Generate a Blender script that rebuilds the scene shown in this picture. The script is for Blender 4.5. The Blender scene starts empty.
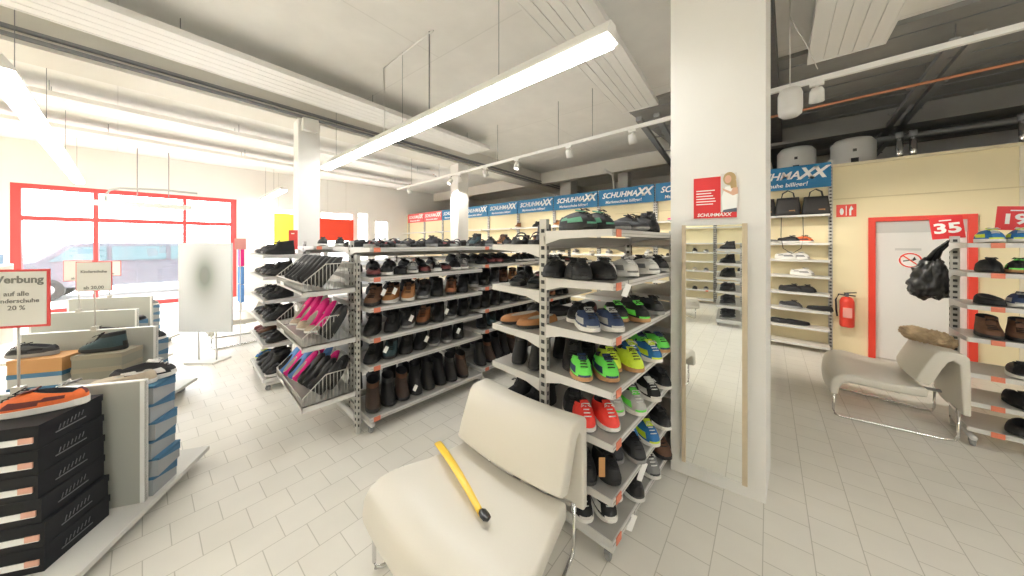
import bpy, bmesh, math, random
from math import sin, cos, pi, radians as R
from mathutils import Vector, Matrix
random.seed(7)
scene = bpy.context.scene
C = scene.collection

# ------------------------------------------------------------------ camera, world, exposure
CAM_YAW = R(43)
cd = bpy.data.cameras.new('camera'); cam = bpy.data.objects.new('camera', cd); C.objects.link(cam)
cam.location = (0, 0, 1.6); cam.rotation_euler = (R(90), 0, CAM_YAW)
cd.sensor_width = 36; cd.lens = 36 * 308 / 1024; cd.shift_y = -45 / 1024; cd.clip_start = 0.05; cd.clip_end = 200
scene.camera = cam
scene.view_settings.view_transform = 'Standard'; scene.view_settings.look = 'None'
scene.view_settings.gamma = 1; scene.view_settings.use_curve_mapping = False
scene.view_settings.exposure = 0.70
LAMP_POWER = 19.0      # emission of the fluorescent tubes
SKY = 8.0              # daylight outside
wd = bpy.data.worlds.new('world'); scene.world = wd; wd.use_nodes = True
bg = wd.node_tree.nodes['Background']; bg.inputs[0].default_value = (0.95, 0.98, 1.0, 1); bg.inputs[1].default_value = SKY
scene.cycles.max_bounces = 9; scene.cycles.diffuse_bounces = 6; scene.cycles.glossy_bounces = 4
scene.cycles.transparent_max_bounces = 12; scene.cycles.sample_clamp_indirect = 6

# ------------------------------------------------------------------ materials
MATS = {}
def mat(name, col, rough=.5, metal=0, spec=.5, noise=0, nscale=30, bump=0, emit=0, coat=0):
    if name in MATS: return MATS[name]
    m = bpy.data.materials.new(name); m.use_nodes = True; nt = m.node_tree; b = nt.nodes['Principled BSDF']
    c = (*col, 1)
    b.inputs['Base Color'].default_value = c; b.inputs['Roughness'].default_value = rough
    b.inputs['Metallic'].default_value = metal; b.inputs['Specular IOR Level'].default_value = spec
    if coat: b.inputs['Coat Weight'].default_value = coat
    if emit:
        b.inputs['Emission Color'].default_value = c; b.inputs['Emission Strength'].default_value = emit
    if noise or bump:
        tc = nt.nodes.new('ShaderNodeTexCoord'); n = nt.nodes.new('ShaderNodeTexNoise'); n.inputs['Scale'].default_value = nscale
        n.inputs['Detail'].default_value = 4
        nt.links.new(tc.outputs['Object'], n.inputs['Vector'])
        if noise:
            mx = nt.nodes.new('ShaderNodeMix'); mx.data_type = 'RGBA'
            mx.inputs[6].default_value = tuple(max(0, x * (1 - noise)) for x in col) + (1,)
            mx.inputs[7].default_value = tuple(min(1, x * (1 + noise)) for x in col) + (1,)
            nt.links.new(n.outputs['Fac'], mx.inputs[0]); nt.links.new(mx.outputs[2], b.inputs['Base Color'])
        if bump:
            bp = nt.nodes.new('ShaderNodeBump'); bp.inputs['Strength'].default_value = bump; bp.inputs['Distance'].default_value = .01
            nt.links.new(n.outputs['Fac'], bp.inputs['Height']); nt.links.new(bp.outputs[0], b.inputs['Normal'])
    MATS[name] = m; return m
def brick_mat(name, c1, c2, mortar, bw, rh, ms, rot=0, loc=(0, 0, 0), rough=.4, bump=.15, offset=.5):
    m = bpy.data.materials.new(name); m.use_nodes = True; nt = m.node_tree; b = nt.nodes['Principled BSDF']
    tc = nt.nodes.new('ShaderNodeTexCoord'); mp = nt.nodes.new('ShaderNodeMapping'); br = nt.nodes.new('ShaderNodeTexBrick')
    mp.inputs['Rotation'].default_value = (0, 0, rot); mp.inputs['Location'].default_value = loc
    br.inputs['Color1'].default_value = (*c1, 1); br.inputs['Color2'].default_value = (*c2, 1); br.inputs['Mortar'].default_value = (*mortar, 1)
    br.inputs['Scale'].default_value = 1; br.inputs['Brick Width'].default_value = bw; br.inputs['Row Height'].default_value = rh
    br.inputs['Mortar Size'].default_value = ms; br.inputs['Mortar Smooth'].default_value = .2; br.offset = offset
    nt.links.new(tc.outputs['Object'], mp.inputs['Vector']); nt.links.new(mp.outputs[0], br.inputs['Vector'])
    n = nt.nodes.new('ShaderNodeTexNoise'); n.inputs['Scale'].default_value = 3; n.inputs['Detail'].default_value = 6
    nt.links.new(tc.outputs['Object'], n.inputs['Vector'])
    mx = nt.nodes.new('ShaderNodeMix'); mx.data_type = 'RGBA'; mx.blend_type = 'MULTIPLY'; mx.inputs[0].default_value = .16
    nt.links.new(br.outputs['Color'], mx.inputs[6]); nt.links.new(n.outputs['Fac'], mx.inputs[7])
    nt.links.new(mx.outputs[2], b.inputs['Base Color'])
    b.inputs['Roughness'].default_value = rough
    if bump:
        bp = nt.nodes.new('ShaderNodeBump'); bp.invert = True; bp.inputs['Strength'].default_value = bump; bp.inputs['Distance'].default_value = .003
        nt.links.new(br.outputs['Fac'], bp.inputs['Height']); nt.links.new(bp.outputs[0], b.inputs['Normal'])
    return m
def glass_mat():
    m = bpy.data.materials.new('window_glass'); m.use_nodes = True; nt = m.node_tree; nt.nodes.remove(nt.nodes['Principled BSDF'])
    t = nt.nodes.new('ShaderNodeBsdfTransparent'); g = nt.nodes.new('ShaderNodeBsdfGlossy'); g.inputs['Roughness'].default_value = .02
    mx = nt.nodes.new('ShaderNodeMixShader'); mx.inputs[0].default_value = .06
    nt.links.new(t.outputs[0], mx.inputs[1]); nt.links.new(g.outputs[0], mx.inputs[2]); nt.links.new(mx.outputs[0], nt.nodes['Material Output'].inputs[0])
    return m

WHITE = mat('white_paint', (.80, .79, .76), .6, noise=.02, nscale=4)
WHITE2 = mat('white_plaster', (.82, .81, .78), .8, noise=.03, nscale=2)
YELLOW = mat('yellow_wall', (.86, .76, .50), .75, noise=.03, nscale=2)
CEIL = brick_mat('ceiling_slabs', (.93, .92, .89), (.92, .91, .88), (.84, .83, .80), 6.0, 2.4, .008, R(-5), rough=.8, bump=.2)
PANELM = mat('ceiling_panel_white', (.86, .855, .83), .45)
BEAM = mat('beam_paint', (.76, .74, .68), .8, noise=.04, nscale=3)
DARK = mat('dark_gap', (.04, .04, .04), .8)
METAL = mat('shelf_grey', (.44, .43, .405), .42, .25, noise=.03, nscale=8)
METAL_L = mat('shelf_light_grey', (.66, .65, .63), .4, .1)
POSTM = mat('upright_grey', (.50, .49, .46), .45, .3)
WIRE = mat('wire_grey', (.52, .51, .47), .4, .4)
CHROME = mat('chrome', (.75, .75, .75), .12, 1)
GALV = mat('galvanised', (.30, .31, .32), .5, .6)
COPPER = mat('copper_pipe', (.55, .25, .14), .4, .5)
RED = mat('red_lacquer', (.80, .06, .035), .35)
REDF = mat('red_frame', (.72, .08, .08), .45)
REDS = mat('red_print', (.72, .035, .04), .5)
BLUE = mat('blue_print', (.012, .19, .42), .45)
BLUE2 = mat('blue_card', (.05, .16, .28), .6)
PRWHITE = mat('white_print', (.92, .92, .90), .5)
ORANGE = mat('orange_label', (.74, .22, .13), .5)
LEATHER = mat('cream_leatherette', (.70, .665, .59), .38, bump=.06, nscale=220, noise=.02)
LAM = mat('grey_laminate', (.62, .61, .57), .45)
LAMD = mat('grey_green_laminate', (.42, .43, .39), .5)
LAME = mat('white_laminate_edge', (.85, .85, .83), .4)
WOOD = mat('mirror_wood', (.60, .50, .36), .5, noise=.12, nscale=14)
MIRROR = mat('mirror_silver', (.92, .94, .92), .01, 1)
BLACKP = mat('black_plastic', (.012, .012, .013), .28, coat=.3)
CARD = mat('black_card', (.012, .013, .016), .6, spec=.3)
CARD_O = mat('orange_card', (.52, .27, .10), .6)
CARD_W = mat('white_card', (.50, .50, .47), .6)
CARD_G = mat('grey_card', (.33, .35, .36), .6)
YHORN = mat('yellow_plastic', (.90, .60, .06), .3, coat=.3)
SIGNW = mat('sign_paper', (.74, .73, .68), .6)
GREYPRINT = mat('grey_print', (.22, .22, .20), .6)
SKIN = mat('printed_skin', (.72, .45, .32), .6)
HAIR = mat('printed_hair', (.50, .36, .18), .6)
GLASS = glass_mat()
TUBE = mat('lamp_tube', (1, 1, .985), .5, emit=LAMP_POWER)
ENAMEL = mat('tank_enamel', (.72, .72, .70), .35)
FUR = mat('fur', (.46, .34, .21), .95, noise=.9, nscale=9, bump=.9)

# ------------------------------------------------------------------ mesh helpers
class MB:
    def __init__(s): s.v = []; s.f = []; s.m = []; s.mats = []; s.sm = []
    def mi(s, m):
        if m not in s.mats: s.mats.append(m)
        return s.mats.index(m)
    def add(s, vs, fs, m, smooth=False, M=None):
        o = len(s.v); i = s.mi(m)
        s.v += [tuple(M @ Vector(v)) if M else tuple(v) for v in vs]
        for f in fs: s.f.append([o + k for k in f]); s.m.append(i); s.sm.append(smooth)
    def box(s, x0, x1, y0, y1, z0, z1, m, M=None):
        vs = [(x, y, z) for x in (x0, x1) for y in (y0, y1) for z in (z0, z1)]
        s.add(vs, [(0, 1, 3, 2), (4, 6, 7, 5), (0, 4, 5, 1), (2, 3, 7, 6), (0, 2, 6, 4), (1, 5, 7, 3)], m, False, M)
    def prism(s, pts, z0, z1, m, M=None, smooth=False):       # polygon in xy extruded in z
        n = len(pts); vs = [(x, y, z0) for x, y in pts] + [(x, y, z1) for x, y in pts]
        s.add(vs, [list(range(n))[::-1], list(range(n, 2 * n))] + [(i, (i + 1) % n, n + (i + 1) % n, n + i) for i in range(n)], m, smooth, M)
    def rings(s, rings, m, close=True, cap0=True, cap1=True, smooth=True, M=None):
        n = len(rings[0]); vs = [p for r in rings for p in r]; fs = []
        for k in range(len(rings) - 1):
            for i in range(n if close else n - 1):
                j = (i + 1) % n; fs.append((k * n + i, k * n + j, (k + 1) * n + j, (k + 1) * n + i))
        if cap0: fs.append(list(range(n))[::-1])
        if cap1: fs.append(list(range((len(rings) - 1) * n, len(rings) * n)))
        s.add(vs, fs, m, smooth, M)
    def tube(s, pts, r, m, n=8, M=None, closed=False):
        pts = [Vector(p) for p in pts]; rs = []; up = Vector((0, 0, 1))
        for i, p in enumerate(pts):
            if closed: a = pts[i - 1]; b = pts[(i + 1) % len(pts)]
            else: a = pts[max(0, i - 1)]; b = pts[min(len(pts) - 1, i + 1)]
            d = (b - a).normalized(); u = up if abs(d.dot(up)) < .95 else Vector((1, 0, 0))
            x = d.cross(u).normalized(); y = x.cross(d).normalized()
            rr = r[i] if isinstance(r, (list, tuple)) else r
            rs.append([p + x * rr * cos(2 * pi * k / n) + y * rr * sin(2 * pi * k / n) for k in range(n)])
        if closed: rs.append(rs[0])
        s.rings(rs, m, cap0=not closed, cap1=not closed, M=M)
    def lathe(s, prof, m, n=20, M=None):                      # profile (r, z)
        s.rings([[(r * cos(2 * pi * k / n), r * sin(2 * pi * k / n), z) for k in range(n)] for r, z in prof], m, M=M)
    def mesh(s, name):
        me = bpy.data.meshes.new(name); me.from_pydata(s.v, [], s.f)
        for m in s.mats: me.materials.append(m)
        me.polygons.foreach_set('material_index', s.m); me.polygons.foreach_set('use_smooth', s.sm)
        me.update(); return me
def link(name, me, parent=None, bevel=0, seg=2):
    o = bpy.data.objects.new(name, me); C.objects.link(o)
    if parent is not None: o.parent = parent
    if bevel:
        b = o.modifiers.new('bevel', 'BEVEL'); b.width = bevel; b.segments = seg; b.limit_method = 'ANGLE'; b.angle_limit = R(40)
    return o
def build(mb, name, parent=None, bevel=0, seg=2): return link(name, mb.mesh(name), parent, bevel, seg)
def tag(o, label=None, cat=None, group=None, kind=None):
    if label: o['label'] = label
    if cat: o['category'] = cat
    if group: o['group'] = group
    if kind: o['kind'] = kind
    return o
def empty(name, loc=(0, 0, 0), rz=0):
    o = bpy.data.objects.new(name, None); o.empty_display_size = .1; o.location = loc; o.rotation_euler = (0, 0, rz); C.objects.link(o); return o
KIDS = {}
def copy_tree(o, parent=None):
    c = o.copy(); C.objects.link(c)
    if parent is not None: c.parent = parent
    for ch in o.children: copy_tree(ch, c)
    return c
def text_mesh(txt, size, m, shear=0, extrude=.002, bold=.0, align='CENTER', space=1.0):
    cu = bpy.data.curves.new('t', 'FONT'); cu.body = txt; cu.size = size; cu.shear = shear; cu.extrude = extrude; cu.offset = bold
    cu.align_x = align; cu.align_y = 'CENTER'; cu.space_character = space; cu.resolution_u = 3
    o = bpy.data.objects.new('t', cu); C.objects.link(o)
    dg = bpy.context.evaluated_depsgraph_get(); me = bpy.data.meshes.new_from_object(o.evaluated_get(dg))
    bpy.data.objects.remove(o); bpy.data.curves.remove(cu)
    me.materials.clear(); me.materials.append(m); return me
def Mx(loc=(0, 0, 0), rz=0, rx=0, ry=0): return Matrix.Translation(loc) @ Matrix.Rotation(rz, 4, 'Z') @ Matrix.Rotation(ry, 4, 'Y') @ Matrix.Rotation(rx, 4, 'X')
ORD = 'first second third fourth fifth sixth seventh eighth ninth tenth eleventh twelfth thirteenth fourteenth fifteenth sixteenth seventeenth eighteenth nineteenth twentieth'.split()
ORD += ['twenty-' + x for x in ORD[:9]] + ['thirtieth'] + ['thirty-' + x for x in ORD[:9]]

# ------------------------------------------------------------------ room shell
def struct(mb, name, parent=None, bevel=0, label=None):
    o = build(mb, name, parent, bevel)
    if parent is None: o['kind'] = 'structure'
    if label: o['label'] = label
    return o
XL, XR, YF, YB = -12.3, 4.2, -5.2, 6.6
FLOORM = brick_mat('floor_tiles', (.86, .83, .76), (.83, .80, .725), (.58, .55, .48), .2, .2, .0024, -R(93.2), (.0, -.023, 0), rough=.34, bump=.12)
m = MB(); m.box(XL - .3, XR + .3, YF - .3, 11.3, -.1, 0, FLOORM); struct(m, 'floor')
m = MB(); m.box(XL - .3, XR + .3, YF - .3, 11.3, 3.85, 4.0, CEIL); struct(m, 'ceiling')
m = MB(); m.box(-2.1, XR, 4.95, 11, 3.80, 3.85, mat('ceiling_deck_dim', (.30, .30, .29), .7, noise=.15, nscale=5))  # ceiling deck; its grey is mostly dim light put into the colour
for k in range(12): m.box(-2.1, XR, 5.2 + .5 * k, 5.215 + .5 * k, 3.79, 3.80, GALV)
struct(m, 'ceiling', label='grey ceiling deck darkened for dim light over the yellow wall corner')
m = MB(); m.box(XR, XR + .2, YF - .3, 11.3, 0, 3.85, WHITE2); struct(m, 'wall_right')
m = MB(); m.box(XL, XR, YF - .2, YF, 0, 3.85, YELLOW); struct(m, 'wall_front')
m = MB(); m.box(XL, XR, 11, 11.2, 0, 3.85, WHITE2); struct(m, 'wall_far')
# partition wall with the door opening, 2.72 m high
m = MB()
m.box(XL, .74, YB, YB + .12, 0, 2.72, YELLOW); m.box(1.56, XR, YB, YB + .12, 0, 2.72, YELLOW); m.box(.74, 1.56, YB, YB + .12, 1.90, 2.72, YELLOW)
m.box(-3, XR, YB - .012, YB, 2.24, 2.252, mat('wall_seam', (.70, .60, .36), .7))
m.box(1.86, 1.885, YB - .01, YB, 0, 2.72, mat('wall_strip', (.78, .72, .58), .6))
struct(m, 'wall_back')
m = MB(); m.box(XL, XR, YB - .03, YB + .15, 2.72, 2.76, mat('wall_cap', (.74, .66, .46), .6)); struct(m, 'trim_1')
# window wall
WIN = [(-2.5, 1.12, 0, 2.9), (1.75, 3.2, .9, 2.72), (3.3, 4.45, .9, 2.72), (4.55, 5.0, .9, 2.78), (5.2, 5.8, .9, 2.5), (-5.0, -2.75, 0, 2.9)]
ys = [YF]; m = MB()
for (a, b, z0, z1) in sorted(WIN):
    m.box(XL - .25, XL, ys[-1], a, 0, 3.85, WHITE2); ys.append(b)
    if z0: m.box(XL - .25, XL, a, b, 0, z0, WHITE2)
    m.box(XL - .25, XL, a, b, z1, 3.85, WHITE2)
m.box(XL - .25, XL, ys[-1], 11.2, 0, 3.85, WHITE2)
struct(m, 'wall_left')
for i, (a, b, z0, z1) in enumerate(WIN):
    red = i in (0, 5); w = .13 if red else .05; fm = REDF if red else WHITE
    e = empty('window_%d' % (i + 1), (XL - .1, a, z0)); e['kind'] = 'structure'
    m = MB(); L = b - a; H = z1 - z0
    m.box(-.05, .08, 0, w, 0, H, fm); m.box(-.05, .08, L - w, L, 0, H, fm); m.box(-.05, .08, w, L - w, H - w * .8, H, fm); m.box(-.05, .08, w, L - w, 0, .1 if red else .05, fm)
    if red:
        m.box(-.035, .065, w, L - w, 2.10, 2.20, fm)
        for yy in ([1.06, 2.52] if i == 0 else [1.1]): m.box(-.04, .07, yy, yy + .07, .1, H - .1, fm)
    build(m, 'window_frame', e)
    m = MB(); m.box(.0, .008, w, L - w, .05, H - w * .8, GLASS); build(m, 'pane', e)
    # daylight portal
    al = bpy.data.lights.new('portal', 'AREA'); al.shape = 'RECTANGLE'; al.size = H; al.size_y = L; al.cycles.is_portal = True
    ao = bpy.data.objects.new('portal', al); C.objects.link(ao); ao.location = (XL - .3, (a + b) / 2, (z0 + z1) / 2); ao.rotation_euler = (0, R(-90), 0)
# street outside
m = MB(); m.box(-60, XL - .3, -40, 40, -.2, -.05, mat('street_paving', (.62, .62, .60), .8, noise=.06, nscale=2)); struct(m, 'street')

# ceiling beam (along the hall), cable tray beams
def ydir(x, y, a=6): return Mx((x, y, 0), R(a))
m = MB(); M = ydir(-5.42, 0, 5); m.box(-.52, 0, -5.4, 11, 3.46, 3.85, BEAM, M)
m.box(.0, .05, -5.4, 11, 3.50, 3.53, GALV, M); m.box(.0, .05, -5.4, 11, 3.57, 3.60, GALV, M)
struct(m, 'beam', label='broad beige ceiling beam carried by the square pillars')
m = MB(); m.box(-.22, .0, 2.9, 10.9, 3.55, 3.85, mat('steel_dark', (.10, .10, .10), .6, .3, noise=.4, nscale=12), ydir(-.10, 0, 1)); struct(m, 'beam', label='dark steel ceiling beam beside the mirror column')
m = MB(); m.box(XL, -2.1, 7.9, 8.15, 3.5, 3.85, BEAM); m.box(-2.1, XR, 7.9, 8.15, 3.5, 3.80, mat('ceiling_deck_dim', (0, 0, 0))); struct(m, 'beam', label='cross beam over the room behind the yellow wall')  # right part shares the deck tone with the dimness painted in
for (x, y, w, lab) in ((-5.58, 1.32, .28, 'square white pillar behind the basket rack'), (-5.97, 4.55, .30, 'square white pillar beside the blue banners at the far wall'),
                  (-5.75, 9.0, .42, 'short looking white pillar seen above the blue banners beyond the wall'), (-3.8, 9.0, .3, 'white pillar top above the blue banners next to thin pipe')):
    m = MB(); m.box(x - w / 2, x + w / 2, y - w / 2, y + w / 2, 0, 3.46 if y < 8 else 3.85, WHITE)
    if y < 2: m.box(x - w / 2 - .1, x + w / 2 + .1, y - .1, y + .1, 3.28, 3.46, WHITE)
    struct(m, 'pillar', label=lab)
# column with the mirror
m = MB(); m.prism([(-.665, 2.36), (-.15, 2.44), (-.15, 2.88), (-.665, 2.88)], 0, 3.85, WHITE); struct(m, 'column', label='wide white column carrying the tall mirror')
# door in the yellow wall
e = empty('door_1', (.74, YB, 0)); e['kind'] = 'structure'
m = MB(); m.box(-.03, .035, -.04, .03, 0, 1.955, RED); m.box(.775, .84, -.04, .03, 0, 1.955, RED); m.box(.035, .775, -.04, .03, 1.895, 1.955, RED); build(m, 'door_frame', e)
m = MB(); m.box(.035, .775, .01, .05, .01, 1.895, mat('door_white', (.80, .79, .76), .45)); m.box(.035, .775, .0, .01, 1.74, 1.895, mat('door_closer_rail', (.60, .60, .58), .4)); build(m, 'door_panel', e)
m = MB(); m.box(.68, .71, -.0, .01, .93, 1.13, CHROME); m.tube([(.695, 0, 1.05), (.695, -.05, 1.05), (.60, -.05, 1.05)], .008, CHROME); build(m, 'door_handle', e)

# ------------------------------------------------------------------ ceiling heating panels
HPS = []
def under_panel(x, y): return any(y0 - .1 < y < y1 + .1 and abs(x - (px_ + (y1 - y) * sin(R(ro)))) < w / 2 + .06 for px_, y0, y1, w, ro in HPS)
def heat_panel(x, y0, y1, w, z, rot, label):
    HPS.append((x, y0, y1, w, rot)); e = empty('heating_panel', (x, y1, z), R(rot)); tag(e, label, 'heating panel', 'ceiling heating panels')
    m = MB(); L = y1 - y0; n = 5; ww = w / n
    for k in range(n):
        a = k * ww - w / 2; m.box(a + .004, a + ww - .004, -L, 0, 0, .03, PANELM); 
    m.box(-w / 2, w / 2, -L, 0, .012, .05, PANELM); m.box(-w / 2 - .015, -w / 2 + .006, -L, .01, -.006, .06, PANELM); m.box(w / 2 - .006, w / 2 + .015, -L, .01, -.006, .06, PANELM)
    m.box(-w / 2, w / 2, -.004, .012, -.006, .06, PANELM)
    build(m, 'panel', e)
    m = MB()
    for s in (-.14, .14): m.tube([(s, -.15, .06), (s, .12, .08), (s, .2, .08)], .014, GALV); m.tube([(s, .1, .08), (s, .1, .12)], .022, COPPER)
    build(m, 'pipe_stub', e)
    m = MB()
    yy = -.5
    while yy > -L:
        for s in (-.15, .15): m.tube([(s, yy, .05), (s, yy, 3.85 - z)], .004, GALV, 5)
        yy -= 2
    build(m, 'hanger', e)
heat_panel(-1.75, -3.5, 4.66, .5, 3.6, 6, 'grooved white heating panel hanging beside the mirror column')
heat_panel(.35, -3.5, 4.79, .54, 3.6, 2, 'grooved white heating panel above the aisle with the prohibition door')
heat_panel(-5.15 + .0, -4.8, 4.45, .62, 3.6, 6, 'long white heating panel above the basket rack')
heat_panel(-8.4, -4.8, 5.2, .62, 3.6, 6, 'white heating panel beyond the beam with the pillars')
heat_panel(-10.4, -4.8, 5.5, .62, 3.6, 6, 'white heating panel close to the shop windows')

# ------------------------------------------------------------------ fluorescent lamps
def lamp(x0, x1, y, label, z=2.9, rot=0, tubes=4, conduit=False, on=True):
    L = abs(x1 - x0); e = empty('fluorescent_lamp', ((x0 + x1) / 2, y, z), R(rot)); tag(e, label, 'lamp', 'fluorescent ceiling lamps')
    m = MB(); m.prism([(-.035, .10), (.035, .10), (.085, .02), (.085, .0), (-.085, .0), (-.085, .02)], -L / 2, L / 2, PANELM, Matrix(((0, 0, 1, 0), (1, 0, 0, 0), (0, 1, 0, 0), (0, 0, 0, 1))))
    build(m, 'housing', e)
    t = L / tubes
    for k in range(tubes):
        m = MB(); a = -L / 2 + k * t; m.prism([(-.07, .0), (.07, .0), (.055, -.035), (-.055, -.035)], a + .02, a + t - .02, TUBE if on else PANELM, Matrix(((0, 0, 1, 0), (1, 0, 0, 0), (0, 1, 0, 0), (0, 0, 0, 1))))
        build(m, 'diffuser', e)
    m = MB()
    for k in range(tubes // 2 + 1):
        a = -L / 2 + .5 + k * (L - 1) / max(1, tubes // 2)
        while under_panel((x0 + x1) / 2 + a * cos(R(rot)), y + a * sin(R(rot))): a -= .1
        m.tube([(a, 0, .08), (a, 0, 3.85 - z)], .003, GALV, 5)
    build(m, 'suspension', e)
    if conduit:
        m = MB(); h = 3.83 - z; m.tube([(-.45, 0, .1), (-.45, 0, h), (.3, 0, h), (.62, 0, h)], .011, PANELM); m.tube([(.55, 0, .1), (.55, 0, .95)], .008, GALV)
        build(m, 'conduit', e)
lamp(-.86, -6.0, 1.78, 'long lit fluorescent strip above the cream chair and racks', rot=1.9, conduit=True)
lamp(-4.3, -11.3, -1.22, 'long lit fluorescent strip over the display tables', rot=4.6, tubes=6)
lamp(-9.2, -12.1, 1.7, 'short lit fluorescent strip before the shop windows', tubes=2)
lamp(-1.2, -8.8, -3.9, 'added unseen fluorescent strip near the rear wall shelves', tubes=6)  # out of view, added to brighten the room from behind
lamp(3.9, -.1, -1.9, 'added unseen fluorescent strip above the aisle opposite the mirror', tubes=3)  # unseen strip behind the camera, put in as extra fill light
lamp(3.9, 1.6, 1.9, 'added unseen fluorescent strip over the children shoe rack aisle', tubes=3)  # unseen strip, added to lift the light on the right side

# hanging heater bar before the windows
e = empty('air_heater', (-11.5, -.62, 2.45)); tag(e, 'long grey white hanging air heater bar before the red window frames', 'heater')
m = MB(); m.prism([(-.07, 0), (.07, 0), (.07, .09), (.0, .12), (-.07, .09)], -.8, .8, mat('heater_grey', (.60, .63, .58), .5), Matrix(((1, 0, 0, 0), (0, 0, 1, 0), (0, 1, 0, 0), (0, 0, 0, 1)))); build(m, 'heater_body', e)
m = MB(); m.tube([(0, -.55, .1), (0, -.55, .25), (0, -.5, .36), (0, -.35, .42), (0, .3, .46), (0, .9, .44)], .025, mat('hose_grey', (.45, .47, .45), .5)); m.tube([(0, -.1, .1), (0, -.1, 1.4)], .008, GALV); m.tube([(0, .4, .1), (0, .4, 1.4)], .008, GALV); build(m, 'hose', e)

# track with spotlights
e = empty('lighting_track', (-4.0, 4.1, 3.1), R(-.8)); tag(e, 'long white lighting track crossing the shop below the ceiling', 'lighting track')
m = MB(); m.box(-4.3, 6.6, -.02, .02, -.0, .045, PANELM); build(m, 'rail', e)
m = MB()
for a in (-3.5, -2.2, -.2, 1.2, 1.8, 3.1, 5.2, 6.3): m.tube([(a, 0, .04), (a, 0, .75)], .004, GALV, 5)
build(m, 'suspension', e)
def spot(x, y, z, ang, label, tw=0):
    e = empty('track_spotlight', (x, y, z), tw); tag(e, label, 'spotlight', 'white spotlights on the track')
    m = MB(); m.box(-.05, .05, -.02, .02, -.03, .0, PANELM); m.tube([(0, 0, -.02), (0, 0, -.09)], .012, PANELM); build(m, 'bracket', e)
    m = MB(); m.lathe([(.0, .07), (.035, .07), (.05, .04), (.055, -.06), (.045, -.06), (.0, -.045)], PANELM, 16, Mx((0, 0, -.12), 0, R(ang))); build(m, 'lamp_head', e)
    m = MB(); m.lathe([(.0, -.050), (.042, -.052), (.042, -.056), (.0, -.057)], mat('spot_lens', (1, .95, .85), .3, emit=4), 16, Mx((0, 0, -.12), 0, R(ang))); build(m, 'lens', e)
    sl = bpy.data.lights.new('spot_beam', 'SPOT'); sl.energy = 90; sl.color = (1, .92, .80); sl.spot_size = R(70); sl.spot_blend = .6; sl.shadow_soft_size = .03
    so_ = bpy.data.objects.new('spot_beam', sl); C.objects.link(so_); so_.parent = e; so_.location = (0, .01, -.22); so_.rotation_euler = (R(48), 0, R(-ang * .8))
spot(-1.62, 4.08, 3.1, 25, 'white spotlight on the track close to the mirror column')
spot(-2.6, 4.08, 3.1, 20, 'white spotlight above the thin white pipe')
spot(-3.7, 4.1, 3.1, -20, 'white spotlight over the middle of the blue banners')
spot(-4.55, 4.11, 3.1, 30, 'white spotlight right of the second pillar top')
spot(-5.4, 4.12, 3.1, 15, 'white spotlight beside the second pillar, window side')
spot(-5.75, 4.12, 3.1, -30, 'white spotlight touching the second pillar edge')
spot(-7.6, 4.14, 3.1, 25, 'white spotlight near the window end of the track')
spot(.12, 4.05, 3.1, 30, 'square white spotlight beside the hanging loudspeaker')
# loudspeaker
e = empty('hanging_loudspeaker', (-.06, 3.72, 2.73)); tag(e, 'white cylindrical loudspeaker hanging from the ceiling beside the column', 'loudspeaker')
m = MB(); m.lathe([(.0, -.0), (.055, .0), (.078, .02), (.085, .06), (.085, .2), (.07, .245), (.0, .26)], mat('speaker_white', (.74, .73, .70), .4), 24); build(m, 'speaker_body', e)
m = MB(); m.tube([(0, 0, .25), (0, 0, 1.1)], .004, WHITE, 5); m.tube([(0, 0, .9), (.05, 0, .75), (.1, 0, .62), (.18, .1, .4)], .004, WHITE, 5); build(m, 'cable', e)
# pipes
def pipe_thing(name, pts, r, mt, label, cat='pipe'):
    m = MB(); m.tube(pts, r, mt, 10); return tag(build(m, name), label, cat)
pipe_thing('copper_pipe', [(-.5, 5.75, 3.4), (2.2, 5.66, 3.4), (4.1, 5.6, 3.4)], .016, COPPER, 'thin copper pipe running under the dark ceiling')
pipe_thing('pipe', [(-3.4, 7.4, 0), (-3.4, 7.4, 3.0), (-3.4, 7.3, 3.3), (-3.4, 6.9, 3.35)], .03, WHITE, 'vertical thin white pipe above the blue banners')
e = empty('cable_tray', (1.15, 5.0, 3.5)); tag(e, 'galvanised cable tray pair running away above the white door', 'cable tray')
m = MB()
for s in (-.07, .07): m.box(s - .035, s + .035, 0, 5.5, 0, .05, GALV)
build(m, 'tray', e)
for k in range(6): m = MB(); m.tube([(0, .3 + k, .05), (0, .3 + k, .35)], .006, GALV, 5); m.box(-.16, .16, .28 + k, .32 + k, .045, .06, GALV); build(m, 'hanger', e)
e = empty('cable_tray', (-1.75, 5.6, 3.4), R(8)); tag(e, 'dark cable tray pair running away beside the mirror column top', 'cable tray')
m = MB()
for s in (-.12, .12): m.box(s - .04, s + .04, -1, 4.5, 0, .06, GALV)
build(m, 'tray', e)
for k in range(5): m = MB(); m.tube([(0, .1 + k, .05), (0, .1 + k, .45)], .006, GALV, 5); m.box(-.2, .2, .08 + k, .12 + k, .055, .07, GALV); build(m, 'hanger', e)
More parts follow.
